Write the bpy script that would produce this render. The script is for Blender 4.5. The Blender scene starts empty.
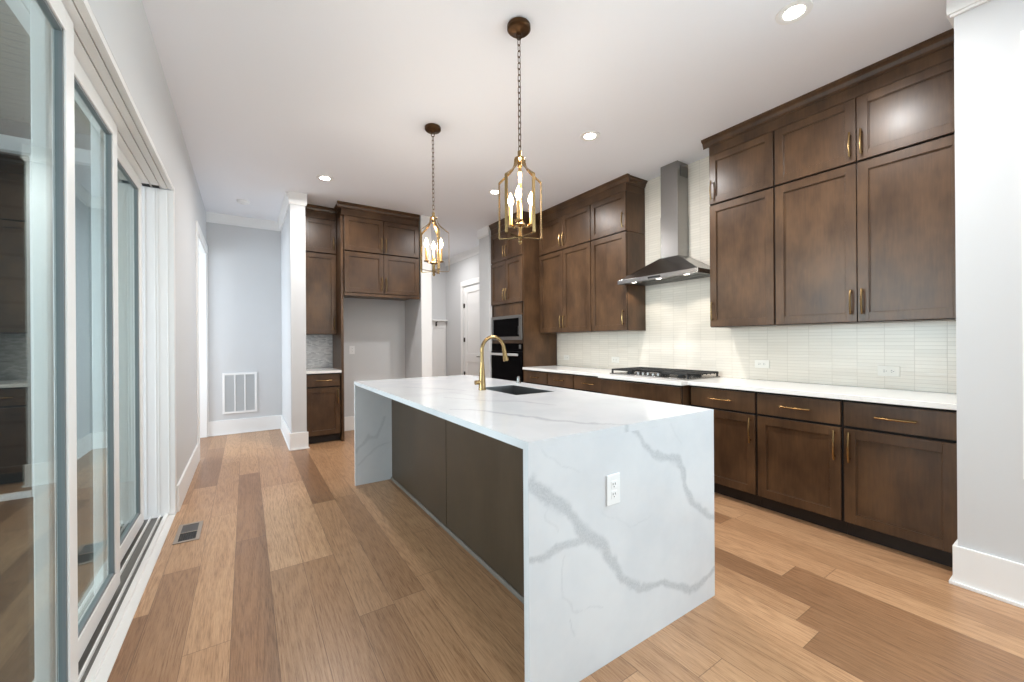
import bpy, bmesh, math, random
from mathutils import Vector, Matrix
random.seed(7)
R = math.radians
SC = bpy.context.scene
COL = SC.collection

# ------------------------------------------------------------------ camera, sky, large lights, exposure
F_PX, CX, CY, W_PX, H_PX = 402.0, 512.0, 341.5, 1024.0, 682.0
YAW = math.atan((512.0 - 246.0) / F_PX)
ROLL = R(0.4)
cam_d = bpy.data.cameras.new('camera')
cam_d.sensor_width = 36.0
cam_d.lens = 36.0 * F_PX / W_PX
cam_d.shift_y = (CY - H_PX / 2) / W_PX
cam_d.clip_start = 0.02
cam = bpy.data.objects.new('camera', cam_d)
COL.objects.link(cam)
_right = Vector((math.cos(YAW), -math.sin(YAW), 0))
_fwd = Vector((math.sin(YAW), math.cos(YAW), 0))
_up = Vector((0, 0, 1))
_r2 = _right * math.cos(ROLL) - _up * math.sin(ROLL)
_u2 = _up * math.cos(ROLL) + _right * math.sin(ROLL)
m = Matrix((( _r2.x, _u2.x, -_fwd.x, 0), (_r2.y, _u2.y, -_fwd.y, 0), (_r2.z, _u2.z, -_fwd.z, 1.26), (0, 0, 0, 1)))
cam.matrix_world = m
SC.camera = cam

world = bpy.data.worlds.new('world'); SC.world = world
world.use_nodes = True
world.node_tree.nodes['Background'].inputs[0].default_value = (0.74, 0.86, 1.0, 1)
world.node_tree.nodes['Background'].inputs[1].default_value = 1.0

def area(name, loc, aim, sx, sy, watts, col, spread=180):
    d = bpy.data.lights.new(name, 'AREA'); d.shape = 'RECTANGLE'; d.size = sx; d.size_y = sy
    d.energy = watts; d.color = col; d.spread = R(spread)
    o = bpy.data.objects.new(name, d); COL.objects.link(o); o.location = loc
    o.rotation_euler = (Vector(aim) - Vector(loc)).to_track_quat('-Z', 'Y').to_euler()
    return o
# daylight through the tall living-room windows behind the camera, and through the side room beyond the hall
area('window_daylight', (1.25, -5.25, 1.55), (1.25, 0, 1.45), 3.6, 2.3, 44, (0.80, 0.90, 1.0))
area('right_fill_light', (3.62, -0.8, 1.65), (0, -0.8, 1.65), 1.9, 1.9, 115, (0.80, 0.90, 1.0))  # added fill from a guessed, unseen window; brightens left wall and ceiling
area('side_room_daylight', (-2.3, 6.1, 1.5), (0, 6.1, 1.3), 1.6, 1.8, 50, (0.80, 0.91, 1.0))
area('porch_daylight', (-4.6, 2.3, 1.7), (-0.5, 2.5, 1.15), 4.2, 2.0, 78, (0.82, 0.92, 1.0), 80)

SC.view_settings.view_transform = 'Standard'
SC.view_settings.look = 'None'
SC.view_settings.gamma = 1.0
SC.view_settings.use_curve_mapping = False
SC.view_settings.exposure = 0.42
SC.cycles.max_bounces = 10
SC.cycles.diffuse_bounces = 6
SC.cycles.glossy_bounces = 5
SC.cycles.transparent_max_bounces = 16
SC.cycles.sample_clamp_indirect = 6.0
SC.cycles.use_denoising = True

CAN_W = 18.5

# ------------------------------------------------------------------ materials
def lin(c):
    return tuple(((v / 255) / 12.92 if v / 255 <= 0.04045 else ((v / 255 + 0.055) / 1.055) ** 2.4) for v in c) + (1,)

def mat(name, rgb=(200, 200, 200), rough=0.5, metal=0.0, spec=0.5, emit=None, estr=0.0):
    M = bpy.data.materials.new(name); M.use_nodes = True
    b = M.node_tree.nodes['Principled BSDF']
    b.inputs['Base Color'].default_value = lin(rgb)
    b.inputs['Roughness'].default_value = rough
    b.inputs['Metallic'].default_value = metal
    b.inputs['Specular IOR Level'].default_value = spec
    if emit:
        b.inputs['Emission Color'].default_value = lin(emit)
        b.inputs['Emission Strength'].default_value = estr
    return M

class NT:
    def __init__(s, M): s.M = M; s.t = M.node_tree; s.b = s.t.nodes['Principled BSDF']
    def n(s, typ, **kw):
        nd = s.t.nodes.new(typ)
        for k, v in kw.items(): setattr(nd, k, v)
        return nd
    def l(s, a, b): s.t.links.new(a, b)
    def math(s, op, a, b=None, c=None):
        nd = s.n('ShaderNodeMath', operation=op)
        for i, v in enumerate((a, b, c)):
            if v is None: continue
            if isinstance(v, (int, float)): nd.inputs[i].default_value = v
            else: s.l(v, nd.inputs[i])
        return nd.outputs[0]
    def coords(s, scale=(1, 1, 1)):
        tc = s.n('ShaderNodeTexCoord'); mp = s.n('ShaderNodeMapping'); mp.inputs['Scale'].default_value = scale
        s.l(tc.outputs['Object'], mp.inputs['Vector']); return mp.outputs[0]
    def noise(s, vec, scale, detail=3, rough=0.5, dist=0.0):
        nd = s.n('ShaderNodeTexNoise'); nd.inputs['Scale'].default_value = scale; nd.inputs['Detail'].default_value = detail
        nd.inputs['Roughness'].default_value = rough; nd.inputs['Distortion'].default_value = dist
        if vec is not None: s.l(vec, nd.inputs['Vector'])
        return nd.outputs['Fac']
    def ramp(s, fac, stops):
        nd = s.n('ShaderNodeValToRGB'); e = nd.color_ramp.elements
        while len(e) < len(stops): e.new(0.5)
        for i, (p, c) in enumerate(stops): e[i].position = p; e[i].color = lin(c)
        s.l(fac, nd.inputs[0]); return nd.outputs[0]
    def mix(s, fac, a, b, mode='MIX'):
        nd = s.n('ShaderNodeMix', data_type='RGBA', blend_type=mode)
        for i, v in ((0, fac), (6, a), (7, b)):
            if isinstance(v, (int, float)): nd.inputs[i].default_value = v
            elif isinstance(v, tuple): nd.inputs[i].default_value = v
            else: s.l(v, nd.inputs[i])
        return nd.outputs[2]
    def bump(s, h, strength, dist):
        nd = s.n('ShaderNodeBump'); nd.inputs['Strength'].default_value = strength; nd.inputs['Distance'].default_value = dist
        s.l(h, nd.inputs['Height']); s.l(nd.outputs[0], s.b.inputs['Normal'])

def paint(name, rgb, rough=0.55):
    M = mat(name, rgb, rough, spec=0.3); t = NT(M); v = t.coords()
    t.bump(t.noise(v, 240, 2), 0.03, 0.001); return M

def wood(name, dark, mid, light, rough=0.36):
    M = mat(name, mid, rough, spec=0.36); t = NT(M)
    tc = t.n('ShaderNodeTexCoord'); geo = t.n('ShaderNodeObjectInfo')
    add = t.n('ShaderNodeVectorMath', operation='ADD'); t.l(tc.outputs['Object'], add.inputs[0])
    sc = t.n('ShaderNodeVectorMath', operation='SCALE'); t.l(geo.outputs['Location'], sc.inputs[0]); sc.inputs['Scale'].default_value = 1.37
    t.l(sc.outputs[0], add.inputs[1])
    mp = t.n('ShaderNodeMapping'); mp.inputs['Scale'].default_value = (1, 1, 0.09); t.l(add.outputs[0], mp.inputs[0])
    mp2 = t.n('ShaderNodeMapping'); mp2.inputs['Scale'].default_value = (1, 1, 0.55); t.l(add.outputs[0], mp2.inputs[0])
    blot = t.noise(mp2.outputs[0], 5.5, 3, 0.55)
    grain = t.noise(mp.outputs[0], 75, 4, 0.6)
    f = t.math('ADD', t.math('MULTIPLY', blot, 0.75), t.math('MULTIPLY', grain, 0.25))
    t.l(t.ramp(f, [(0.32, dark), (0.5, mid), (0.68, light)]), t.b.inputs['Base Color'])
    t.l(t.math('MULTIPLY_ADD', blot, 0.12, rough - 0.06), t.b.inputs['Roughness'])
    t.bump(grain, 0.05, 0.0006)
    return M

WOOD = wood('stained_maple', (61, 43, 29), (80, 58, 40), (98, 72, 49), 0.31)
WOOD_D = wood('stained_maple_cool_lit', (60, 49, 38), (66, 54, 42), (73, 60, 47), 0.4)  # same maple; cool daylight painted in as a greyer, darker tone
KICK = mat('toe_kick_brown', (38, 29, 24), 0.6)
DARKGAP = mat('gap_shade_dark', (24, 18, 15), 0.8)  # near-black tone painting the shade inside narrow gaps
WALL = paint('wall_paint_greige', (210, 211, 212))
WHITE = paint('trim_paint_white', (240, 240, 239), 0.4)
CEIL = paint('ceiling_paint_white', (241, 243, 248), 0.7)
PLATE = mat('outlet_plastic_white', (238, 238, 238), 0.35)
SLOT = mat('outlet_slot_dark', (40, 40, 42), 0.6)
BRASS = mat('brushed_brass', (152, 125, 86), 0.27, 1.0)
BRONZE = mat('aged_bronze', (86, 64, 44), 0.4, 1.0)
STEEL = mat('stainless_steel', (150, 148, 146), 0.26, 1.0)
STEEL_D = mat('stainless_dark', (120, 118, 116), 0.3, 1.0)
IRON = mat('cast_iron_black', (26, 25, 25), 0.55)
BLACKGLASS = mat('oven_black_glass', (7, 6, 7), 0.08, spec=0.03)
BLACK = mat('black_enamel', (16, 16, 17), 0.4)
HINGE = mat('hinge_bronze', (50, 44, 38), 0.45, 0.7)
VINYL = mat('door_frame_white', (236, 235, 233), 0.35)
TRACK = mat('door_track_grey', (120, 118, 114), 0.45, 0.5)
GASKET = mat('glazing_gasket', (112, 118, 120), 0.5)
BULB = mat('bulb_glow', (255, 220, 160), 0.3, emit=(255, 214, 150), estr=20)
CANGLOW = mat('downlight_lens', (255, 250, 240), 0.4, emit=(255, 244, 228), estr=40)
HOODGLOW = mat('hood_lamp_lens', (255, 250, 240), 0.4, emit=(255, 246, 232), estr=12)
SPEAKER = mat('grille_filter_grey', (205, 206, 206), 0.9)
CANDLE = mat('candle_sleeve_gold', (200, 168, 118), 0.35, 0.9)

def glass_mat():
    M = bpy.data.materials.new('door_glass'); M.use_nodes = True; nt = M.node_tree
    for n in list(nt.nodes): nt.nodes.remove(n)
    o = nt.nodes.new('ShaderNodeOutputMaterial'); mx = nt.nodes.new('ShaderNodeMixShader')
    tr = nt.nodes.new('ShaderNodeBsdfTransparent'); tr.inputs[0].default_value = (0.87, 0.92, 0.91, 1)
    gl = nt.nodes.new('ShaderNodeBsdfGlossy'); gl.inputs[0].default_value = (0.93, 1.0, 0.98, 1); gl.inputs['Roughness'].default_value = 0.0
    fr = nt.nodes.new('ShaderNodeFresnel'); fr.inputs[0].default_value = 1.5
    ge = nt.nodes.new('ShaderNodeNewGeometry'); mm = nt.nodes.new('ShaderNodeMath'); mm.operation = 'MULTIPLY_ADD'
    nt.links.new(ge.outputs['Backfacing'], mm.inputs[0]); mm.inputs[1].default_value = 1 / 1.5 - 1.5; mm.inputs[2].default_value = 1.5
    nt.links.new(mm.outputs[0], fr.inputs[0]); nt.links.new(fr.outputs[0], mx.inputs[0]); nt.links.new(tr.outputs[0], mx.inputs[1]); nt.links.new(gl.outputs[0], mx.inputs[2])
    nt.links.new(mx.outputs[0], o.inputs[0]); return M
GLASS = glass_mat()

def floor_mat():
    M = mat('oak_plank_floor', (190, 150, 115), 0.34); t = NT(M)
    tc = t.n('ShaderNodeTexCoord'); sx = t.n('ShaderNodeSeparateXYZ'); t.l(tc.outputs['Object'], sx.inputs[0])
    X, Y = sx.outputs[0], sx.outputs[1]
    u = t.math('DIVIDE', t.math('ADD', X, 20.048), 0.1625)
    col = t.math('FLOOR', u); fu = t.math('FRACT', u)
    wn = t.n('ShaderNodeTexWhiteNoise', noise_dimensions='1D'); t.l(col, wn.inputs['W'])
    v = t.math('ADD', t.math('DIVIDE', t.math('ADD', Y, 20), 1.55), t.math('MULTIPLY', wn.outputs['Value'], 9.7))
    row = t.math('FLOOR', v); fv = t.math('FRACT', v)
    cv = t.n('ShaderNodeCombineXYZ'); t.l(col, cv.inputs[0]); t.l(row, cv.inputs[1])
    wn2 = t.n('ShaderNodeTexWhiteNoise', noise_dimensions='3D'); t.l(cv.outputs[0], wn2.inputs['Vector'])
    pid = wn2.outputs['Value']
    tone = t.ramp(pid, [(0.0, (142, 107, 78)), (0.16, (160, 121, 89)), (0.34, (177, 138, 103)), (0.6, (189, 149, 113)), (0.85, (198, 158, 121)), (1.0, (208, 169, 132))])
    # grain, offset from plank to plank
    off = t.n('ShaderNodeCombineXYZ'); t.l(t.math('MULTIPLY', pid, 37.0), off.inputs[0]); t.l(t.math('MULTIPLY', pid, 91.0), off.inputs[1])
    va = t.n('ShaderNodeVectorMath', operation='ADD'); t.l(tc.outputs['Object'], va.inputs[0]); t.l(off.outputs[0], va.inputs[1])
    mp = t.n('ShaderNodeMapping'); mp.inputs['Scale'].default_value = (1, 0.045, 1); t.l(va.outputs[0], mp.inputs[0])
    fine = t.noise(mp.outputs[0], 210, 5, 0.7)
    mp2 = t.n('ShaderNodeMapping'); mp2.inputs['Scale'].default_value = (1, 0.07, 1); t.l(va.outputs[0], mp2.inputs[0])
    big = t.noise(mp2.outputs[0], 6.0, 2, 0.5, 0.3)
    rings = t.math('PINGPONG', t.math('MULTIPLY', big, 20.0), 0.5)
    g = t.math('ADD', t.math('MULTIPLY', fine, 0.85), t.math('MULTIPLY', rings, 0.22))
    gcol = t.ramp(g, [(0.32, (178, 164, 152)), (0.48, (232, 226, 220)), (0.64, (255, 255, 255))])
    c = t.mix(0.9, tone, gcol, 'MULTIPLY')
    su = t.math('LESS_THAN', t.math('PINGPONG', fu, 0.5), 0.009)
    sv = t.math('LESS_THAN', t.math('PINGPONG', fv, 0.5), 0.0011)
    seam = t.math('MAXIMUM', su, sv)
    c = t.mix(t.math('MULTIPLY', seam, 0.6), c, lin((92, 66, 48)))
    t.l(c, t.b.inputs['Base Color'])
    t.l(t.math('MULTIPLY_ADD', fine, 0.14, 0.27), t.b.inputs['Roughness'])
    t.bump(t.math('SUBTRACT', t.math('MULTIPLY', fine, 0.15), seam), 0.12, 0.001)
    return M
FLOOR = floor_mat()

def quartz_mat():
    M = mat('veined_quartz', (236, 236, 236), 0.12); t = NT(M)
    a = t.n('ShaderNodeAttribute', attribute_name='vein'); v = t.coords()
    cloud = t.noise(v, 3.2, 4, 0.6)
    speck = t.noise(v, 160, 2, 0.6)
    base = t.ramp(cloud, [(0.35, (209, 212, 216)), (0.6, (217, 219, 222))])
    vc = t.ramp(speck, [(0.35, (177, 181, 186)), (0.65, (194, 197, 201))])
    t.l(t.mix(a.outputs['Fac'], base, vc), t.b.inputs['Base Color']); return M
QUARTZ = quartz_mat()

def counter_mat():
    M = mat('white_quartz_counter', (238, 236, 233), 0.14); t = NT(M); v = t.coords()
    n = t.noise(v, 2.0, 5, 0.6, 0.6)
    vein = t.math('LESS_THAN', t.math('ABSOLUTE', t.math('SUBTRACT', n, 0.5)), 0.006)
    t.l(t.mix(t.math('MULTIPLY', vein, 0.12), lin((238, 237, 234)), lin((205, 203, 200))), t.b.inputs['Base Color']); return M
COUNTER = counter_mat()

def tile_mat(name, ax, bw, rh, c1, c2, mortar, msize, rough, bump, mode_offset=0.0, seedcol=False):
    M = mat(name, c1, rough); t = NT(M)
    tc = t.n('ShaderNodeTexCoord'); s = t.n('ShaderNodeSeparateXYZ'); t.l(tc.outputs['Object'], s.inputs[0])
    cb = t.n('ShaderNodeCombineXYZ'); t.l(s.outputs[ax], cb.inputs[0]); t.l(s.outputs[2], cb.inputs[1])
    b = t.n('ShaderNodeTexBrick', offset=mode_offset, offset_frequency=2)
    b.inputs['Scale'].default_value = 1; b.inputs['Brick Width'].default_value = bw; b.inputs['Row Height'].default_value = rh
    b.inputs['Mortar Size'].default_value = msize; b.inputs['Mortar Smooth'].default_value = 0.3
    b.inputs['Color1'].default_value = lin(c1); b.inputs['Color2'].default_value = lin(c2); b.inputs['Mortar'].default_value = lin(mortar)
    t.l(cb.outputs[0], b.inputs['Vector']); t.l(b.outputs['Color'], t.b.inputs['Base Color'])
    v = t.coords((1, 1, 4)); w = t.noise(v, 9, 2)
    t.bump(t.math('SUBTRACT', t.math('MULTIPLY', w, 0.8), b.outputs['Fac']), bump, 0.003)
    return M
TILE = tile_mat('backsplash_ribbed_tile', 1, 0.152, 0.0253, (226, 218, 206), (219, 211, 199), (204, 195, 183), 0.0016, 0.22, 0.42)
MOSAIC = tile_mat('bar_mosaic_tile', 0, 0.042, 0.016, (252, 252, 252), (205, 205, 207), (222, 222, 222), 0.0015, 0.25, 0.3, 0.45)

def siding_mat(name, rgb, ax, pitch):
    M = mat(name, rgb, 0.7); t = NT(M); tc = t.n('ShaderNodeTexCoord'); s = t.n('ShaderNodeSeparateXYZ'); t.l(tc.outputs['Object'], s.inputs[0])
    f = t.math('FRACT', t.math('DIVIDE', t.math('ADD', s.outputs[ax], 30), pitch))
    groove = t.math('LESS_THAN', f, 0.14)
    dk = tuple(int(v * 0.62) for v in rgb)
    t.l(t.mix(groove, lin(rgb), lin(dk)), t.b.inputs['Base Color']); t.bump(f, 0.4, 0.01); return M
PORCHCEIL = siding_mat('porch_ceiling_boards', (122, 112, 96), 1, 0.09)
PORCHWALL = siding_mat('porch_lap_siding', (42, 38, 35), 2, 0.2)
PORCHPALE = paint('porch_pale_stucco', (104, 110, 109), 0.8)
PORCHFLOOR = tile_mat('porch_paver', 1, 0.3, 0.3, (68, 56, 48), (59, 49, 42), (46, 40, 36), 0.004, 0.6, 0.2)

# ------------------------------------------------------------------ mesh helpers (world coordinates; objects are moved to their base)
def base_of(o):
    v = Vector(o.location)
    while o.parent: o = o.parent; v += Vector(o.location)
    return v
def BM(): return bmesh.new()
def box(bm, x0, x1, y0, y1, z0, z1):
    vs = [bm.verts.new((x, y, z)) for x in (min(x0, x1), max(x0, x1)) for y in (min(y0, y1), max(y0, y1)) for z in (min(z0, z1), max(z0, z1))]
    for f in ((0, 1, 3, 2), (4, 6, 7, 5), (0, 4, 5, 1), (2, 3, 7, 6), (0, 2, 6, 4), (1, 5, 7, 3)):
        bm.faces.new([vs[i] for i in f])
    return bm
def bx(*a): return box(BM(), *a)
def prism(bm, poly, axis, a, b):
    """poly in the two remaining axes, in xyz order"""
    def P(p, t):
        q = list(p); q.insert(axis, t); return q
    A = [bm.verts.new(P(p, a)) for p in poly]; B = [bm.verts.new(P(p, b)) for p in poly]
    n = len(poly); bm.faces.new(A); bm.faces.new(B[::-1])
    for i in range(n): bm.faces.new((A[i], B[i], B[(i + 1) % n], A[(i + 1) % n]))
    return bm
def frame_axes(d):
    d = Vector(d).normalized(); a = Vector((0, 0, 1)) if abs(d.z) < 0.9 else Vector((1, 0, 0))
    x = d.cross(a).normalized(); return x, d.cross(x).normalized()
def tube(bm, pts, r, n=10, closed=False, cap=True):
    pts = [Vector(p) for p in pts]; m = len(pts); rs = r if isinstance(r, (list, tuple)) else [r] * m
    rings = []; px = None
    for i, p in enumerate(pts):
        if closed: d = pts[(i + 1) % m] - pts[i - 1]
        else: d = pts[min(i + 1, m - 1)] - pts[max(i - 1, 0)]
        d.normalize()
        if px is None: x, y = frame_axes(d)
        else:
            x = (px - d * px.dot(d)).normalized(); y = d.cross(x)
        px = x
        rings.append([bm.verts.new(p + (x * math.cos(2 * math.pi * k / n) + y * math.sin(2 * math.pi * k / n)) * rs[i]) for k in range(n)])
    for i in range(m if closed else m - 1):
        A, B = rings[i], rings[(i + 1) % m]
        for k in range(n): bm.faces.new((A[k], A[(k + 1) % n], B[(k + 1) % n], B[k]))
    if not closed and cap: bm.faces.new(rings[0][::-1]); bm.faces.new(rings[-1])
    return bm
def lathe(bm, prof, c, n=28):
    """prof = [(r, z)] around a vertical axis at c=(x, y); z absolute"""
    rings = []
    for r, z in prof:
        rings.append([bm.verts.new((c[0] + r * math.cos(2 * math.pi * k / n), c[1] + r * math.sin(2 * math.pi * k / n), z)) for k in range(n)])
    for A, B in zip(rings, rings[1:]):
        for k in range(n): bm.faces.new((A[k], A[(k + 1) % n], B[(k + 1) % n], B[k]))
    bm.faces.new(rings[0][::-1]); bm.faces.new(rings[-1]); return bm
def obj(name, bm, m, parent=None, bevel=0.0, smooth=False, at=None):
    bmesh.ops.recalc_face_normals(bm, faces=bm.faces)
    if parent is not None: sh = base_of(parent)
    elif at is not None: sh = Vector(at)
    else:
        vs = [v.co for v in bm.verts]
        sh = Vector(((min(v.x for v in vs) + max(v.x for v in vs)) / 2, (min(v.y for v in vs) + max(v.y for v in vs)) / 2, min(v.z for v in vs)))
    bmesh.ops.translate(bm, verts=bm.verts, vec=-sh)
    me = bpy.data.meshes.new(name); bm.to_mesh(me); bm.free()
    me.materials.append(m)
    if smooth:
        for p in me.polygons: p.use_smooth = True
        try: me.set_sharp_from_angle(angle=R(35))
        except Exception: pass
    o = bpy.data.objects.new(name, me); COL.objects.link(o)
    if parent is not None: o.parent = parent
    else: o.location = sh
    if bevel:
        b = o.modifiers.new('bevel', 'BEVEL'); b.width = bevel; b.segments = 2; b.limit_method = 'ANGLE'; b.harden_normals = False
    return o
def struct(name, bm, m, bevel=0.0, at=(0, 0, 0), parent=None):
    o = obj(name, bm, m, parent, bevel, at=at)
    if parent is None: o['kind'] = 'structure'
    return o
def thing(name, label, cat, loc, group=None):
    o = bpy.data.objects.new(name, None); COL.objects.link(o); o.location = loc; o.empty_display_size = 0.1
    o['label'] = label; o['category'] = cat
    if group: o['group'] = group
    return o
def tag(o, label, cat, group=None):
    o['label'] = label; o['category'] = cat
    if group: o['group'] = group
    return o
def dup(root, loc, label=None):
    r = root.copy(); COL.objects.link(r); r.location = loc
    if label: r['label'] = label
    for ch in list(root.children):
        c = ch.copy(); COL.objects.link(c); c.parent = r
        for g in ch.children:
            d = g.copy(); COL.objects.link(d); d.parent = c
    return r

# ------------------------------------------------------------------ the setting
ZC = 3.04
XL = -0.44          # left wall face
XR = 3.75           # wall behind the range
YB = 6.83           # end wall of the hall
struct('floor', bx(XL - 0.06, 5.0, -5.2, 8.4, -0.08, 0), FLOOR)
struct('floor_side_room', bx(-2.6, XL - 0.061, 5.2, 7.2, -0.08, 0), FLOOR)
struct('ceiling', bx(XL - 0.222, 5.0, -5.2, 8.4, ZC, ZC + 0.1), CEIL)
struct('ceiling_side_room', bx(-2.6, XL - 0.223, 5.2, 7.2, ZC, ZC + 0.1), CEIL)
# left wall round the sliding door and the doorway
bm = BM()
box(bm, XL - 0.22, XL, -5.2, 0.98, 0, ZC)
box(bm, XL - 0.22, XL, 0.98, 3.86, 2.425, ZC)
box(bm, XL - 0.22, XL, 3.86, 5.51, 0, ZC - 0.0004)
box(bm, XL - 0.11, XL, 5.51, 6.79, 2.48, ZC)
box(bm, XL - 0.11, XL, 6.79, 8.2, 0, ZC)
struct('wall_left', bm, WALL)
struct('wall_hall_end', bx(XL, 0.60, YB, YB + 0.1, 0, ZC), WALL)
struct('wall_pantry', bx(0.44, 0.60, 5.365, YB, 0, ZC), WALL, 0.003)
struct('wall_alcove_back', bx(0.60, 2.054, 6.10, 6.20, 0, ZC), WALL)
struct('wall_alcove_side', bx(2.055, 2.19, 5.40, 8.13, 0, ZC), WALL, 0.003)
struct('wall_mudroom_end', bx(2.035, 3.75, 8.13, 8.23, 0, ZC), WALL)
bm = BM(); box(bm, 3.65, 3.75, 5.6455, 6.47, 0, ZC); box(bm, 3.65, 3.75, 6.47, 7.28, 2.37, ZC); box(bm, 3.65, 3.75, 7.28, 8.13, 0, ZC)
struct('wall_mudroom_right', bm, WALL)
struct('wall_hall_post', bx(3.116, XR + 0.08, 5.335, 5.645, 0, ZC), WALL, 0.003)
struct('wall_right', bx(XR, XR + 0.1, 0.46, 5.334, 0, ZC), WALL)
bm = BM(); prism(bm, [(0.155, 0), (0.462, 0), (0.462, ZC - 0.0003), (0.155, ZC - 0.0003)], 0, 3.035, XR + 0.1)
box(bm, 3.035, XR + 0.1, -5.2, -1.75, 0, ZC - 0.0003); box(bm, 3.035, XR + 0.1, -1.75, 0.155, 0, 0.7); box(bm, 3.035, XR + 0.1, -1.75, 0.155, 2.6, ZC - 0.0003)
struct('wall_right_stub', bm, WALL)
bm = BM(); box(bm, 3.2, 3.26, -1.75, -1.70, 0.7, 2.6); box(bm, 3.2, 3.26, 0.105, 0.155, 0.7, 2.6); box(bm, 3.2, 3.26, -1.70, 0.105, 0.7, 0.75); box(bm, 3.2, 3.26, -1.70, 0.105, 2.55, 2.6); box(bm, 3.21, 3.25, -0.82, -0.78, 0.75, 2.55)
w = struct('window_4', bm, VINYL)  # out-of-view opening added to let fill light reach the left wall
struct('window_glass', bx(3.227, 3.233, -1.70, 0.105, 0.75, 2.55), GLASS, parent=w)
struct('wall_right_tile', bx(XR - 0.008, XR - 0.0005, 0.466, 4.476, 0.912, ZC - 0.001), TILE)
struct('wall_alcove_tile', bx(0.602, 1.012, 6.092, 6.0995, 0.90, 1.372), MOSAIC)
# wall behind the camera with three tall windows
bm = BM(); ws = [(-0.2, 0.75), (0.95, 1.75), (1.95, 2.85)]
box(bm, XL, 3.035, -5.2, -5.08, 0, 0.35); box(bm, XL, 3.035, -5.2, -5.08, 2.6, ZC)
xe = [XL] + [v for w in ws for v in w] + [3.035]
for a, b in zip(xe[::2], xe[1::2]): box(bm, a, b, -5.2, -5.08, 0.35, 2.6)
struct('wall_back', bm, WALL)
for i, (a, b) in enumerate(ws):
    bm = BM(); box(bm, a, a + 0.05, -5.16, -5.1, 0.35, 2.6); box(bm, b - 0.05, b, -5.16, -5.1, 0.35, 2.6)
    box(bm, a, b, -5.16, -5.1, 0.35, 0.4); box(bm, a, b, -5.16, -5.1, 2.55, 2.6); box(bm, a, b, -5.15, -5.11, 1.45, 1.49)
    w = struct('window_%d' % (i + 1), bm, VINYL)
    struct('window_glass', bx(a + 0.05, b - 0.05, -5.135, -5.13, 0.4, 2.55), GLASS, parent=w)
# side room beyond the hall doorway
bm = BM(); box(bm, -2.6, -2.5, 5.2, 7.2, 0, 0.5); box(bm, -2.6, -2.5, 5.2, 7.2, 2.45, ZC); box(bm, -2.6, -2.5, 5.2, 5.3, 0.5, 2.45); box(bm, -2.6, -2.5, 6.95, 7.2, 0.5, 2.45)
box(bm, -2.6, XL - 0.22, 5.22, 5.3, 0, ZC); box(bm, -2.6, XL - 0.11, 7.1, 7.2, 0, ZC)
struct('wall_side_room', bm, WALL)

# baseboards
BH = 0.2
def board(bm, x0, x1, y0, y1, h=BH):
    box(bm, x0, x1, y0, y1, 0, h)
bm = BM(); board(bm, XL, XL + 0.016, 3.895, 5.42); struct('baseboard_left', bm, WHITE, 0.003)
bm = BM(); board(bm, XL, 0.4235, YB - 0.016, YB - 0.0003); struct('baseboard_hall_end', bm, WHITE, 0.003)
bm = BM(); prism(bm, [(0.424, YB), (0.4398, YB), (0.4398, 5.3648), (0.616, 5.3648), (0.616, 5.349), (0.424, 5.349)], 2, 0, BH); struct('baseboard_pantry', bm, WHITE, 0.003)
bm = BM(); prism(bm, [(0.412, YB - 0.0165), (0.4238, YB - 0.0165), (0.4238, 5.3488), (0.628, 5.3488), (0.628, 5.337), (0.412, 5.337)], 2, 0, 0.018); box(bm, XL, 0.4118, YB - 0.028, YB - 0.016, 0, 0.018)
struct('baseboard_shoe_hall', bm, WHITE, 0.004)
bm = BM(); board(bm, 1.042, 2.054, 6.084, 6.0995); struct('baseboard_alcove', bm, WHITE, 0.003)
bm = BM(); prism(bm, [(3.019, -5.08), (3.035, -5.08), (3.035, 0.4625), (3.13, 0.4625), (3.13, 0.478), (3.019, 0.478)], 2, 0, BH); prism(bm, [(3.007, -5.08), (3.0188, -5.08), (3.0188, 0.4782), (3.10, 0.4782), (3.10, 0.49), (3.007, 0.49)], 2, 0, 0.018)
struct('baseboard_right', bm, WHITE, 0.003)
bm = BM(); board(bm, 2.035, 3.60, 8.114, 8.13); board(bm, 3.634, 3.65, 7.372, 8.114); struct('baseboard_mudroom', bm, WHITE, 0.003)
bm = BM(); board(bm, XL, XL + 0.016, -5.08, 0.95); struct('baseboard_living', bm, WHITE, 0.003)
# crown and capital mouldings
def crown_prof(h=0.115, d=0.045):   # (out from wall, drop from ceiling)
    return [(0, 0), (d, 0), (d, 0.018), (d * 0.82, 0.03), (d * 0.34, h * 0.72), (0.014, h - 0.02), (0.014, h), (0, h)]
bm = BM(); prism(bm, [(YB - o, ZC - z) for o, z in crown_prof(0.13)], 0, XL + 0.001, 0.439); struct('trim_1', bm, WHITE)
bm = BM(); prism(bm, [(0.44 - o, ZC - z) for o, z in crown_prof(0.13)], 1, 5.39, YB - 0.001); struct('trim_2', bm, WHITE)
bm = BM(); prism(bm, [(0.422, 5.345), (0.618, 5.345), (0.618, 5.364), (0.4398, 5.364), (0.4398, 5.39), (0.422, 5.39)], 2, 2.91, ZC - 0.0005); prism(bm, [(0.429, 5.352), (0.611, 5.352), (0.611, 5.364), (0.4398, 5.364), (0.4398, 5.38), (0.429, 5.38)], 2, 2.895, 2.9098); struct('trim_3', bm, WHITE, 0.002)
bm = BM(); box(bm, 3.096, 3.1158, 5.325, 5.66, 2.91, ZC - 0.0005); box(bm, 3.106, 3.1158, 5.33, 5.655, 2.895, 2.9098); struct('trim_4', bm, WHITE, 0.002)
bm = BM(); prism(bm, [(3.65 - o, ZC - z) for o, z in crown_prof(0.13)], 1, 5.665, 8.129); struct('trim_5', bm, WHITE)
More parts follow.
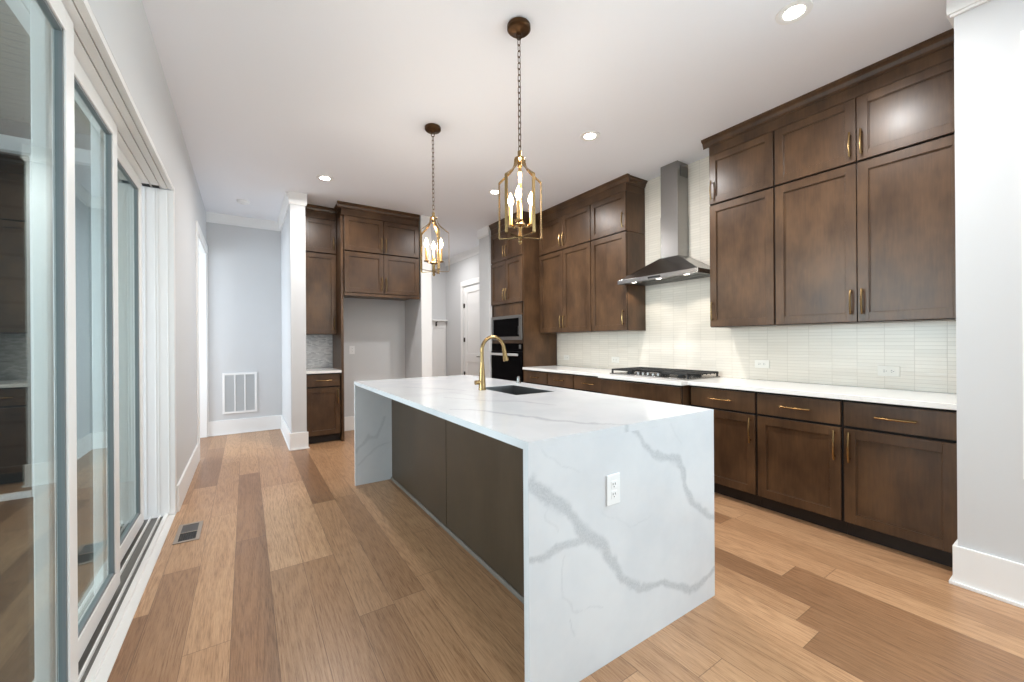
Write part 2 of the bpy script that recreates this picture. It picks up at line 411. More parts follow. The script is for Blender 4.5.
bm = BM(); prism(bm, [(3.012, -5.0), (3.0348, -5.0), (3.0348, 0.4625), (3.3, 0.4625), (3.3, 0.485), (3.012, 0.485)], 2, 2.92, ZC - 0.0005); prism(bm, [(3.02, -5.0), (3.0348, -5.0), (3.0348, 0.4625), (3.3, 0.4625), (3.3, 0.475), (3.02, 0.475)], 2, 2.905, 2.9198); struct('trim_6', bm, WHITE, 0.002)
bm = BM(); box(bm, 2.05, 2.203, 5.385, 5.3997, 0.0, ZC - 0.001); struct('trim_7', bm, WHITE, 0.002)
# doorway casing in the left wall
bm = BM()
box(bm, XL, XL + 0.018, 5.42, 5.51, 0, 2.57); box(bm, XL, XL + 0.018, 5.511, 6.815, 2.481, 2.57)
box(bm, XL - 0.11, XL - 0.001, 6.778, 6.789, 0, 2.47); box(bm, XL - 0.11, XL - 0.001, 5.511, 5.522, 0, 2.47); box(bm, XL - 0.11, XL - 0.001, 5.5225, 6.7775, 2.468, 2.479)
box(bm, XL + 0.0003, XL + 0.012, 6.7905, 6.8135, 0, 2.4805)
struct('trim_8', bm, WHITE, 0.002)
# casing of the added right-hand window
bm = BM(); box(bm, 3.02, 3.0345, 0.16, 0.25, 0.6, 2.69); box(bm, 3.02, 3.0345, -1.75, 0.1595, 2.6, 2.69); box(bm, 3.02, 3.0345, -1.84, -1.7505, 0.6, 2.69); box(bm, 3.0, 3.0345, -1.75, 0.1595, 0.66, 0.70); struct('trim_9', bm, WHITE, 0.002)

# ------------------------------------------------------------------ sliding glass doors
bm = BM()
box(bm, -0.654, -0.4405, 3.845, 3.8595, 0.0005, 2.387)
for x in (-0.600, -0.545, -0.530, -0.475): box(bm, x - 0.004, x + 0.004, 3.8425, 3.8448, 0.03, 2.3868)
box(bm, -0.454, -0.438, 3.8597, 3.893, 0, 2.424)
box(bm, -0.662, -0.4405, 0.98, 3.8595, 2.404, 2.4245)
for xa, xb in ((-0.655, -0.612), (-0.606, -0.562), (-0.556, -0.512), (-0.506, -0.472), (-0.467, -0.4405)): box(bm, xa, xb, 0.981, 3.844, 2.3925, 2.4038)
box(bm, -0.662, -0.4405, 0.955, 0.9795, 0, 2.4245)
struct('trim_10', bm, VINYL, 0.0015)
bm = BM(); box(bm, -0.66, -0.502, 0.98, 3.835, 0, 0.008); struct('trim_11', bm, TRACK)
bm = BM()
for x in (-0.657, -0.627, -0.576, -0.525): box(bm, x - 0.004, x + 0.004, 0.98, 3.835, 0.008, 0.026)
box(bm, -0.502, -0.478, 0.98, 3.865, 0, 0.024)
struct('trim_12', bm, VINYL, 0.002)
bm = BM(); box(bm, -0.478, -0.44, 0.98, 3.85, 0, 0.006); struct('trim_13', bm, VINYL, 0.001)
bm = BM(); box(bm, -0.608, -0.566, 3.79, 3.8415, 2.3885, 2.3924); box(bm, -0.554, -0.514, 3.79, 3.8415, 2.3885, 2.3924); struct('trim_17', bm, DARKGAP)  # dark strips painting the shade in the track pockets
def slider(n, x, y0, y1):
    t = 0.034; xa, xb = x - t, x; z0, z1 = 0.027, 2.387; sw = 0.078
    bm = BM(); box(bm, xa, xb, y0, y0 + sw, z0, z1); box(bm, xa, xb, y1 - sw, y1, z0, z1)
    box(bm, xa, xb, y0 + sw, y1 - sw, z0, z0 + 0.085); box(bm, xa, xb, y0 + sw, y1 - sw, z1 - 0.075, z1)
    d = struct('door_%d' % n, bm, VINYL, 0.003, at=(x, y0, 0))
    g = BM(); a, b, c, e = y0 + sw, y1 - sw, z0 + 0.085, z1 - 0.075
    for (p, q, r_, s) in ((a, a + 0.012, c, e), (b - 0.012, b, c, e), (a, b, c, c + 0.012), (a, b, e - 0.012, e)): box(g, xa + 0.006, xb - 0.006, p, q, r_, s)
    obj('glazing_bead', g, GASKET, d)
    obj('glass_pane', bx(x - 0.021, x - 0.015, a + 0.004, b - 0.004, c + 0.004, e - 0.004), GLASS, d)
slider(1, -0.497, 1.0, 2.022)
slider(2, -0.548, 1.957, 2.852)
slider(3, -0.597, 2.785, 3.735)

# porch outside the sliding doors
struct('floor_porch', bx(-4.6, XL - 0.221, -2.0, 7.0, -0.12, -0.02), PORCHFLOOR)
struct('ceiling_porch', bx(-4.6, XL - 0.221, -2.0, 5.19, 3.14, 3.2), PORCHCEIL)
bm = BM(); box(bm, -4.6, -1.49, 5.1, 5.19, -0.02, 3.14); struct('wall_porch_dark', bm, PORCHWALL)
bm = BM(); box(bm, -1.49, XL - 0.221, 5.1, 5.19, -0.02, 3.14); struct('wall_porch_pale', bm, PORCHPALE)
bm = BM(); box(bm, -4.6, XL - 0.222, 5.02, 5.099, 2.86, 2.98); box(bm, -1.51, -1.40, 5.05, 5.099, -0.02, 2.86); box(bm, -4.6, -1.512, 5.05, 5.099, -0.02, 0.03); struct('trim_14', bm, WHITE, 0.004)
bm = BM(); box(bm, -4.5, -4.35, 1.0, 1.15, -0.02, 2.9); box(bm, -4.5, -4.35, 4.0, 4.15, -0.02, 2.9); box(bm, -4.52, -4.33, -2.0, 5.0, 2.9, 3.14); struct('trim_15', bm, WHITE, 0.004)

# ------------------------------------------------------------------ cabinet builders
class Face:
    """maps (u along the run, d out of the cabinet face, z) to the room"""
    def __init__(s, kind, f): s.kind, s.f = kind, f
    def box(s, bm, u0, u1, d0, d1, z0, z1):
        if s.kind == 'x': box(bm, s.f - d1, s.f - d0, u0, u1, z0, z1)       # faces -X, u = Y
        else: box(bm, u0, u1, s.f - d1, s.f - d0, z0, z1)                    # faces -Y, u = X
    def p(s, u, d, z): return (s.f - d, u, z) if s.kind == 'x' else (u, s.f - d, z)

def shaker(F, name, par, u0, u1, z0, z1, m=None, st=0.058, flat=False):
    m = m or WOOD; bm = BM(); g = 0.0026; u0 += g; u1 -= g; z0 += g; z1 -= g
    if flat: F.box(bm, u0, u1, 0.0, 0.02, z0, z1)
    else:
        F.box(bm, u0, u0 + st, 0, 0.02, z0, z1); F.box(bm, u1 - st, u1, 0, 0.02, z0, z1)
        F.box(bm, u0 + st, u1 - st, 0, 0.02, z0, z0 + st); F.box(bm, u0 + st, u1 - st, 0, 0.02, z1 - st, z1)
        F.box(bm, u0 + st, u1 - st, 0, 0.007, z0 + st, z1 - st)
        b = 0.006
        F.box(bm, u0 + st, u0 + st + b, 0.007, 0.0125, z0 + st, z1 - st); F.box(bm, u1 - st - b, u1 - st, 0.007, 0.0125, z0 + st, z1 - st)
        F.box(bm, u0 + st + b, u1 - st - b, 0.007, 0.0125, z0 + st, z0 + st + b); F.box(bm, u0 + st + b, u1 - st - b, 0.007, 0.0125, z1 - st - b, z1 - st)
    return obj(name, bm, m, par, 0.0012)
def pull(F, par, u, z, vertical, L=0.165, m=None, name='handle'):
    bm = BM(); pts = []
    for i in range(13):
        s = -0.5 + i / 12; out = 0.02 + 0.034 - 0.011 * (2 * s) ** 2
        pts.append(F.p(u, out, z + s * L) if vertical else F.p(u + s * L, out, z))
    tube(bm, pts, 0.0066, 8)
    for s in (-0.40, 0.40):
        o = 0.02 + 0.034 - 0.011 * (2 * s) ** 2
        a = F.p(u, 0.018, z + s * L) if vertical else F.p(u + s * L, 0.018, z)
        b = F.p(u, o, z + s * L) if vertical else F.p(u + s * L, o, z)
        tube(bm, [a, b], 0.0046, 8)
    return obj(name, bm, m or BRASS, par, 0, True)
def carcass(F, par, u0, u1, z0, z1, depth, m=None):
    bm = BM(); e = 0.0008
    F.box(bm, u0 + e, u1 - e, -depth, -0.0005, z0, z1)
    return obj('carcass', bm, m or WOOD, par, 0.001)
def gapfill(F, par, u0, u1, z0, z1):
    bm = BM(); F.box(bm, u0 + 0.001, u1 - 0.001, -0.0005, 0.0006, z0 + 0.001, z1 - 0.001); return obj('door_gap_shade', bm, DARKGAP, par)  # dark sheet behind the doors, painting the shade in their gaps

FR = Face('x', 3.17)     # right-hand base run; doors stand out 20 mm to x = 3.15
FU = Face('x', 3.44)     # right-hand wall cabinets, door faces at x = 3.42
FB = Face('x', 3.07)     # the cabinet under the cooktop stands forward
FT = Face('x', 3.162)     # oven tower
FBAR = Face('y', 5.52)
FBU = Face('y', 5.77)
FFR = Face('y', 5.44)
TOP = 0.879
def base_unit(F, u0, u1, depth, label, doors, drawer=True, group=None, zt=TOP, kick=0.0, handle=True, drawers=None, m=None):
    c = F.p((u0 + u1) / 2, -depth / 2, 0)
    t = thing('base_cabinet', label, 'cabinet', c, group)
    carcass(F, t, u0, u1, 0.1, zt - 0.001, depth)
    gapfill(F, t, u0, u1, 0.1, zt)
    bm = BM(); F.box(bm, u0 + 0.001, u1 - 0.001, -depth, -0.058, 0.001, 0.1); obj('toe_kick', bm, KICK, t)
    a, b = u0 + 0.006, u1 - 0.006
    d = shaker(F, 'drawer', t, a, b, 0.712, 0.866, m, flat=True)
    if handle: pull(F, d, (a + b) / 2, 0.79, False, 0.18)
    n = len(doors); w = (b - a) / n
    for i, side in enumerate(doors):
        q0, q1 = a + w * i, a + w * (i + 1)
        dd = shaker(F, 'door', t, q0, q1, 0.105, 0.700, m)
        pull(F, dd, q0 + 0.032 if side == 'lo' else q1 - 0.032, 0.585, True, 0.185)
    return t
DEP = XR - 3.17 - 0.012
GB = 'base cabinets of the range wall'
base_unit(FR, 0.466, 0.973, DEP, 'dark brown base cabinet with drawer and door, against the white wall end, nearest the camera', ['hi'], group=GB)
base_unit(FR, 0.973, 1.489, DEP, 'dark brown base cabinet with drawer and door, middle of three right of the cooktop', ['lo'], group=GB)
base_unit(FR, 1.489, 2.021, DEP, 'dark brown base cabinet just right of the cooktop, its door partly hidden by the island', ['lo'], group=GB)
base_unit(FB, 2.035, 2.965, XR - 3.07 - 0.012, 'wider brown base cabinet under the cooktop, standing forward with a plain handleless top front', ['hi', 'lo'], handle=False, group=GB)
base_unit(FR, 2.972, 3.485, DEP, 'brown base cabinet just left of the cooktop, its drawer showing above the island', ['hi'], group=GB)
base_unit(FR, 3.485, 3.965, DEP, 'brown base cabinet second from the oven tower, its drawer showing above the island', ['lo'], group=GB)
base_unit(FR, 3.965, 4.476, DEP, 'brown base cabinet touching the oven tower, its drawer showing above the island', ['hi'], group=GB)

def wall_unit(F, u0, u1, z0, z1, depth, label, sides, hz, name='wall_cabinet', group=None, L=0.165):
    t = thing(name, label, 'cabinet', F.p((u0 + u1) / 2, -depth / 2, z0), group)
    carcass(F, t, u0, u1, z0, z1, depth); gapfill(F, t, u0, u1, z0, z1)
    n = len(sides); w = (u1 - u0 - 0.006) / n
    for i, s in enumerate(sides):
        a, b = u0 + 0.003 + w * i, u0 + 0.003 + w * (i + 1)
        d = shaker(F, 'door', t, a, b, z0 + 0.003, z1 - 0.003)
        if s: pull(F, d, a + 0.03 if s == 'lo' else b - 0.03, hz, True, L)
    return t
UD = XR - 3.44 - 0.012
ZU0, ZU1, ZU2, ZU3 = 1.372, 2.445, 2.449, 2.885
GU = 'wall cabinets of the range wall'
wall_unit(FU, 0.466, 1.473, ZU0, ZU1, UD, 'wide two-door brown wall cabinet beside the white wall end, tall lower one', ['hi', 'lo'], 1.51, group=GU)
wall_unit(FU, 0.466, 1.473, ZU2, ZU3, UD, 'short two-door brown wall cabinet near the ceiling beside the white wall end', ['hi', 'lo'], 2.57, group=GU)
wall_unit(FU, 1.475, 2.0, ZU0, ZU1, UD, 'single tall-door brown wall cabinet just right of the range hood', ['hi'], 1.51, group=GU)
wall_unit(FU, 1.475, 2.0, ZU2, ZU3, UD, 'single short-door brown wall cabinet near the ceiling, just right of the hood chimney', ['hi'], 2.57, group=GU)
wall_unit(FU, 2.93, 3.465, ZU0, ZU1, UD, 'single tall-door brown wall cabinet just left of the range hood', ['lo'], 1.51, group=GU)
wall_unit(FU, 2.93, 3.465, ZU2, ZU3, UD, 'single short-door brown wall cabinet near the ceiling, just left of the hood', ['lo'], 2.57, group=GU)
wall_unit(FU, 3.467, 4.476, ZU0, ZU1, UD, 'two-door tall brown wall cabinet touching the oven tower', ['hi', 'lo'], 1.51, group=GU)
wall_unit(FU, 3.467, 4.476, ZU2, ZU3, UD, 'two-door short brown wall cabinet near the ceiling, touching the oven tower', ['hi', 'lo'], 2.57, group=GU)

def crown_run(F, u0, u1, depth, label, ret_lo=False, ret_hi=False, proj=0.05, ret_depth=None):
    """flat fascia board above the doors and a moulded crown against the ceiling"""
    t = thing('crown_molding', label, 'molding', F.p((u0 + u1) / 2, -depth / 2, ZU3))
    bm = BM(); F.box(bm, u0 + 0.001, u1 - 0.001, -depth, 0.012, ZU3 + 0.0006, ZC - 0.001); obj('fascia', bm, WOOD, t, 0.001)
    prof = [(0.012, ZC - 0.075), (0.018, ZC - 0.075), (0.018, ZC - 0.063), (0.023, ZC - 0.058), (0.030, ZC - 0.034), (proj - 0.006, ZC - 0.02), (proj, ZC - 0.018), (proj, ZC - 0.001), (0.012, ZC - 0.001)]
    bm = BM()
    if F.kind == 'x': prism(bm, [(F.f - d, z) for d, z in prof], 1, u0 - (proj if ret_lo else 0), u1 + (proj if ret_hi else 0))
    else: prism(bm, [(F.f - d, z) for d, z in prof], 0, u0 - (proj if ret_lo else 0), u1 + (proj if ret_hi else 0))
    for flag, ue, sg in ((ret_lo, u0, -1), (ret_hi, u1, 1)):
        if flag:
            pr = [(ue + sg * (d - 0.012), z) for d, z in prof]
            rd = ret_depth or depth
            if F.kind == 'x': prism(bm, pr, 0, F.f - 0.012, F.f + rd)
            else: prism(bm, pr, 1, F.f - 0.012, F.f + rd)
    obj('cornice', bm, WOOD, t)
    return t
crown_run(FU, 0.466, 2.0, UD, 'brown crown molding above the wall cabinets right of the hood', ret_hi=True)
crown_run(FU, 2.93, 4.476, UD, 'brown crown molding above the wall cabinets left of the hood', ret_lo=True)

# oven tower
t = thing('oven_tower_cabinet', 'tall brown cabinet housing the microwave and wall oven, beside a white post', 'cabinet', (3.45, 4.90, 0))
ya, yb = 4.4785, 5.330
bm = BM()
FT.box(bm, ya, ya + 0.02, -0.575, 0, 0.001, ZU3); FT.box(bm, yb - 0.02, yb, -0.575, 0, 0.001, ZU3)
FT.box(bm, ya + 0.02, yb - 0.02, -0.575, -0.565, 0.1, ZU3)
for z0, z1 in ((0.1, 0.13), (1.235, 1.279), (1.632, 1.80), (2.44, 2.455), (2.872, ZU3)): FT.box(bm, ya + 0.02, yb - 0.02, -0.564, 0, z0, z1)
FT.box(bm, ya + 0.02, ya + 0.05, -0.3, 0, 0.13, 1.8); FT.box(bm, yb - 0.05, yb - 0.02, -0.3, 0, 0.13, 1.8)
obj('carcass', bm, WOOD, t, 0.001)
bm = BM(); FT.box(bm, ya + 0.021, yb - 0.021, -0.56, -0.06, 0.001, 0.099); obj('toe_kick', bm, KICK, t)
bm = BM(); FT.box(bm, ya + 0.021, yb - 0.021, -0.02, -0.006, 1.801, 2.871); obj('door_gap_shade', bm, DARKGAP, t)  # dark sheet painting the shade between the tower doors
ym = (ya + yb) / 2
for z0, z1, hz in ((1.808, 2.438, 1.945), (2.446, 2.878, 2.57)):
    for a, b, s in ((ya + 0.006, ym, 'hi'), (ym, yb - 0.006, 'lo')):
        d = shaker(FT, 'door', t, a, b, z0, z1); pull(FT, d, (b - 0.03) if s == 'hi' else (a + 0.03), hz, True, 0.165)
d = shaker(FT, 'drawer', t, ya + 0.006, yb - 0.006, 0.105, 0.47); pull(FT, d, ym, 0.4, False, 0.18)
crown_run(FT, ya, yb, 0.575, 'brown crown molding above the oven tower', ret_lo=False)
FA = Face('x', 3.159)
t = thing('microwave', 'built-in microwave with black glass door in a stainless frame, above the wall oven', 'microwave', (3.3, ym, 1.28))
bm = BM(); FA.box(bm, ya + 0.055, yb - 0.055, -0.27, -0.003, 1.283, 1.628); obj('body', bm, BLACK, t)
bm = BM(); a, b = ya + 0.022, yb - 0.022
FA.box(bm, a, a + 0.07, 0, 0.022, 1.281, 1.631); FA.box(bm, b - 0.05, b, 0, 0.022, 1.281, 1.631); FA.box(bm, a + 0.07, b - 0.05, 0, 0.022, 1.281, 1.33); FA.box(bm, a + 0.07, b - 0.05, 0, 0.022, 1.588, 1.631)
obj('trim_frame', bm, STEEL, t, 0.002)
bm = BM(); FA.box(bm, a + 0.071, b - 0.051, 0, 0.016, 1.331, 1.587); obj('door_glass', bm, BLACKGLASS, t)
bm = BM(); FA.box(bm, a + 0.08, a + 0.092, 0.0161, 0.021, 1.36, 1.47); obj('latch_bar', bm, STEEL_D, t)
t = thing('wall_oven', 'built-in black wall oven with a bright bar handle, below the microwave', 'oven', (3.3, ym, 0.48))
bm = BM(); FA.box(bm, ya + 0.055, yb - 0.055, -0.27, -0.003, 0.485, 1.23); obj('body', bm, BLACK, t)
bm = BM(); FA.box(bm, a, b, 0, 0.018, 1.122, 1.232); cp = obj('control_panel', bm, BLACKGLASS, t, 0.001)
bm = BM(); FA.box(bm, a + 0.02, a + 0.07, 0.0182, 0.021, 1.16, 1.215); obj('display', bm, STEEL, cp)
bm = BM(); FA.box(bm, a, b, 0, 0.026, 0.482, 1.116); dr = obj('oven_door', bm, BLACKGLASS, t, 0.002)
bm = BM(); FA.box(bm, a + 0.05, b - 0.03, 0.052, 0.066, 1.058, 1.092)
for y in (a + 0.09, b - 0.07): FA.box(bm, y - 0.01, y + 0.01, 0.0262, 0.053, 1.066, 1.084)
obj('oven_handle', bm, mat('satin_handle', (214, 213, 211), 0.45, 0.5), dr, 0.004)

# countertop of the range wall (slab with the forward step at the cooktop)
def slab(name, xs, ys, z0, z1, skip, m, par=None, veins=None, at=None, label=None):
    bm = BM(); V = {}
    def v(i, j, k):
        if (i, j, k) not in V: V[(i, j, k)] = bm.verts.new((xs[i], ys[j], z1 if k else z0))
        return V[(i, j, k)]
    nx, ny = len(xs) - 1, len(ys) - 1
    on = lambda i, j: 0 <= i < nx and 0 <= j < ny and not skip((xs[i] + xs[i + 1]) / 2, (ys[j] + ys[j + 1]) / 2)
    for i in range(nx):
        for j in range(ny):
            if not on(i, j): continue
            bm.faces.new((v(i, j, 1), v(i + 1, j, 1), v(i + 1, j + 1, 1), v(i, j + 1, 1)))
            bm.faces.new((v(i, j, 0), v(i, j + 1, 0), v(i + 1, j + 1, 0), v(i + 1, j, 0)))
            for (di, dj, a, b) in ((-1, 0, (i, j), (i, j + 1)), (1, 0, (i + 1, j), (i + 1, j + 1)), (0, -1, (i, j), (i + 1, j)), (0, 1, (i, j + 1), (i + 1, j + 1))):
                if not on(i + di, j + dj): bm.faces.new((v(*a, 0), v(*b, 0), v(*b, 1), v(*a, 1)))
    return bm
bm = slab('c', [3.032, 3.13, XR - 0.0005], [0.4665, 2.02, 2.98, 4.4775], 0.8795, 0.911, lambda x, y: x < 3.13 and not (2.02 < y < 2.98), COUNTER)
tag(obj('quartz_countertop', bm, COUNTER, None, 0.002), 'white quartz countertop along the range wall, stepping forward under the cooktop', 'countertop')

# ------------------------------------------------------------------ gas cooktop
cy0, cy1, cx0, cx1, cz = 2.06, 2.965, 3.19, 3.70, 0.9112
t = thing('gas_cooktop', 'stainless gas cooktop with black cast-iron grates set in the white counter under the hood', 'cooktop', ((cx0 + cx1) / 2, (cy0 + cy1) / 2, cz))
bm = BM(); box(bm, cx0, cx1, cy0, cy1, cz, cz + 0.012); obj('drip_tray', bm, STEEL, t, 0.004)
third = (cy1 - cy0) / 3
for k in range(3):
    a, b = cy0 + third * k + 0.012, cy0 + third * (k + 1) - 0.004; xf = cx0 + (0.105 if k == 1 else 0.02)
    if k == 2: b = cy1 - 0.012
    bm = BM(); z0, z1 = cz + 0.040, cz + 0.056
    box(bm, xf, xf + 0.014, a, b, z0, z1); box(bm, cx1 - 0.03, cx1 - 0.016, a, b, z0, z1)
    box(bm, xf, cx1 - 0.016, a, a + 0.013, z0, z1); box(bm, xf, cx1 - 0.016, b - 0.013, b, z0, z1)
    for q in range(1, 7):
        x = xf + (cx1 - 0.03 - xf) * q / 7; box(bm, x - 0.005, x + 0.005, a + 0.013, b - 0.013, z0 + 0.003, z1)
    box(bm, xf + 0.014, cx1 - 0.03, (a + b) / 2 - 0.006, (a + b) / 2 + 0.006, z0 + 0.002, z1)
    for x in (xf + 0.007, cx1 - 0.023):
        for y in (a + 0.007, b - 0.007): prism(bm, [(x - 0.009, y - 0.007), (x + 0.009, y - 0.007), (x + 0.009, y + 0.007), (x - 0.009, y + 0.007)], 2, cz + 0.012, z0)
    for q in range(8):
        x = xf + 0.02 + (cx1 - 0.05 - xf) * q / 7
        for yy, sg in ((a, 1), (b, -1)): box(bm, x - 0.005, x + 0.005, yy - 0.004 * sg - 0.004, yy - 0.004 * sg + 0.004, cz + 0.034, z1 - 0.002)
    obj('grate', bm, IRON, t, 0.0015)
for (x, y, r_) in ((3.33, cy0 + 0.16, 0.038), (3.57, cy0 + 0.16, 0.045), (3.47, (cy0 + cy1) / 2, 0.06), (3.33, cy1 - 0.16, 0.038), (3.57, cy1 - 0.16, 0.045)):
    bm = lathe(BM(), [(r_, cz + 0.0121), (r_, cz + 0.022), (r_ * 0.8, cz + 0.024), (r_ * 0.8, cz + 0.031), (r_ * 0.7, cz + 0.034)], (x, y), 24); obj('burner', bm, BLACK, t, 0, True)
for k in range(5):
    y = (cy0 + cy1) / 2 + (k - 2) * 0.058
    bm = lathe(BM(), [(0.021, cz + 0.0121), (0.021, cz + 0.017), (0.017, cz + 0.019), (0.016, cz + 0.038), (0.013, cz + 0.041)], (cx0 + 0.048, y), 20); obj('knob', bm, STEEL, t, 0, True)

# ------------------------------------------------------------------ range hood
t = thing('range_hood', 'stainless steel chimney range hood with pyramid canopy over the cooktop', 'range hood', (3.55, 2.5, 1.865))
hy0, hy1, hx, hw = 2.045, 2.955, 3.32, XR - 0.0085
bm = BM(); box(bm, 3.56, hw, 2.40, 2.60, 2.09, 2.52); box(bm, 3.563, hw, 2.403, 2.597, 2.52, ZC - 0.001); obj('chimney', bm, STEEL, t, 0.002)
bm = BM(); box(bm, 3.61, 3.73, 2.3995, 2.4025, 2.90, 3.0)
for k in range(9): box(bm, 3.615, 3.725, 2.3985, 2.3995, 2.907 + k * 0.0105, 2.912 + k * 0.0105)
obj('vent_slots', bm, STEEL_D, t)
bm = BM()
A = [bm.verts.new(p) for p in ((hx, hy0, 1.90), (hw, hy0, 1.90), (hw, hy1, 1.90), (hx, hy1, 1.90))]
B = [bm.verts.new(p) for p in ((3.55, 2.39, 2.10), (hw, 2.39, 2.10), (hw, 2.61, 2.10), (3.55, 2.61, 2.10))]
bm.faces.new(A[::-1]); bm.faces.new(B)
for k in range(4): bm.faces.new((A[k], A[(k + 1) % 4], B[(k + 1) % 4], B[k]))
obj('canopy', bm, STEEL, t, 0.002)
bm = BM(); e = 0.004
box(bm, hx - e, hx + 0.012, hy0 - e, hy1 + e, 1.858, 1.901); box(bm, hx + 0.012, hw, hy0 - e, hy0 + 0.012, 1.858, 1.901); box(bm, hx + 0.012, hw, hy1 - 0.012, hy1 + e, 1.858, 1.901)
obj('canopy_lip', bm, STEEL, t, 0.0015)
bm = BM(); box(bm, hx + 0.0125, hw - 0.001, hy0 + 0.0125, hy1 - 0.0125, 1.872, 1.88)
for k in range(14): box(bm, hx + 0.12, hw - 0.03, hy0 + 0.06 + k * 0.058, hy0 + 0.085 + k * 0.058, 1.868, 1.872)
obj('filter', bm, STEEL_D, t)
bm = BM(); box(bm, hx - e - 0.004, hx - e - 0.0001, 2.43, 2.57, 1.872, 1.888); obj('control_strip', bm, BLACK, t)
for y in (2.2, 2.5, 2.8):
    bm = lathe(BM(), [(0.026, 1.8675), (0.028, 1.8718)], (hx + 0.065, y), 20); L = obj('hood_lamp', bm, HOODGLOW, t)
for y in (2.2, 2.8):
    d = bpy.data.lights.new('hood_light', 'SPOT'); d.energy = 4; d.spot_size = R(125); d.spot_blend = 0.35; d.color = (1, 0.93, 0.83); d.shadow_soft_size = 0.02
    o = bpy.data.objects.new('hood_light', d); COL.objects.link(o); o.parent = t; o.location = Vector((hx + 0.12, y, 1.855)) - Vector((3.55, 2.5, 1.865))

# ------------------------------------------------------------------ island
IX0, IX1, IY0, IY1, IZ = 0.795, 1.923, 1.107, 3.74, 0.918
isl = thing('kitchen_island', 'large kitchen island with white veined waterfall quartz and dark brown panels', 'kitchen island', ((IX0 + IX1) / 2, (IY0 + IY1) / 2, 0))
def hash2(i, j, s=0):
    n = math.sin(i * 127.1 + j * 311.7 + s * 74.7) * 43758.5453; return n - math.floor(n)
def vnoise(x, y, s=0):
    i, j = math.floor(x), math.floor(y); u, v = x - i, y - j; u = u * u * (3 - 2 * u); v = v * v * (3 - 2 * v)
    return (hash2(i, j, s) * (1 - u) + hash2(i + 1, j, s) * u) * (1 - v) + (hash2(i, j + 1, s) * (1 - u) + hash2(i + 1, j + 1, s) * u) * v
def vein_value(a, b, veins):
    a2 = a + (vnoise(a * 22, b * 22, 1) - 0.5) * 0.022 + (vnoise(a * 70, b * 70, 2) - 0.5) * 0.007
    b2 = b + (vnoise(a * 22, b * 22, 3) - 0.5) * 0.022 + (vnoise(a * 70, b * 70, 4) - 0.5) * 0.007
    out = 0
    for pts, strength in veins:
        for (x0, y0, w0), (x1, y1, w1) in zip(pts, pts[1:]):
            dx, dy = x1 - x0, y1 - y0; L2 = dx * dx + dy * dy or 1e-9
            tt = max(0, min(1, ((a2 - x0) * dx + (b2 - y0) * dy) / L2))
            dd = math.hypot(a2 - x0 - dx * tt, b2 - y0 - dy * tt); w = (w0 + (w1 - w0) * tt) * 0.58
            e = 0.42 * w + 0.002
            q = max(0, min(1, (w + e - dd) / (2 * e)))
            if q > 0: out = max(out, q * q * (3 - 2 * q) * strength)
    return out
def set_vein(o, fn):
    me = o.data; at = me.attributes.new('vein', 'FLOAT', 'POINT')
    off = base_of(o)
    at.data.foreach_set('value', [fn(v.co + off) for v in me.vertices])
# veins of the near waterfall face, (x, z, width)
NEAR_VEINS = [([(0.813, 0.773, 0.0393), (0.87, 0.72, 0.0495), (0.94, 0.668, 0.0413), (1.004, 0.613, 0.0325), (1.07, 0.521, 0.05), (1.151, 0.465, 0.0378), (1.2, 0.39, 0.0279), (1.263, 0.299, 0.0303), (1.357, 0.234, 0.0313), (1.518, 0.199, 0.0272), (1.715, 0.097, 0.0309), (1.841, 0.107, 0.0299), (1.926, 0.133, 0.0219)], 0.85), ([(0.789, 0.516, 0.0239), (0.849, 0.505, 0.023), (0.939, 0.525, 0.0222), (1.07, 0.516, 0.0333)], 0.8), ([(1.323, 0.907, 0.0146), (1.406, 0.813, 0.0225), (1.494, 0.751, 0.0269), (1.62, 0.725, 0.032), (1.67, 0.672, 0.0244), (1.669, 0.591, 0.0203), (1.737, 0.504, 0.029), (1.827, 0.441, 0.0255), (1.922, 0.382, 0.0218)], 0.8), ([(0.858, 0.887, 0.0046), (0.921, 0.822, 0.0047), (1.027, 0.779, 0.0033)], 0.35), ([(0.89, 0.734, 0.0031), (0.864, 0.663, 0.0046), (0.919, 0.571, 0.0047)], 0.35), ([(0.949, 0.483, 0.0048), (0.938, 0.344, 0.0048), (1.0, 0.272, 0.0049), (1.137, 0.23, 0.0034)], 0.4), ([(0.979, 0.248, 0.0048), (1.0, 0.175, 0.0049)], 0.5), ([(1.141, 0.596, 0.0034), (1.292, 0.506, 0.0036), (1.432, 0.507, 0.0038)], 0.3), ([(1.558, 0.898, 0.0039), (1.654, 0.796, 0.004)], 0.3)]
TOP_VEINS = [([(0.866, 1.885, 0.012), (0.974, 1.759, 0.02), (1.036, 1.557, 0.026), (1.082, 1.463, 0.026), (1.09, 1.362, 0.03), (1.147, 1.297, 0.026), (1.176, 1.225, 0.022), (1.298, 1.113, 0.016)], 0.8), ([(1.012, 2.305, 0.015), (1.173, 2.007, 0.02), (1.301, 1.908, 0.025), (1.34, 1.76, 0.025), (1.379, 1.663, 0.012)], 0.6), ([(0.999, 3.024, 0.02), (1.176, 2.768, 0.03), (1.279, 2.534, 0.02)], 0.5), ([(0.924, 3.537, 0.02), (1.172, 3.412, 0.03), (1.447, 3.359, 0.02)], 0.5), ([(0.963, 2.48, 0.012), (1.16, 2.525, 0.016), (1.202, 2.244, 0.02), (1.324, 2.142, 0.012)], 0.35), ([(1.721, 2.496, 0.02), (1.749, 2.285, 0.03), (1.795, 2.1, 0.02)], 0.5)]
def grid(n0, a, b): return [a + (b - a) * i / n0 for i in range(n0 + 1)]
SX0, SX1, SY0, SY1 = 1.435, 1.755, 2.12, 2.64
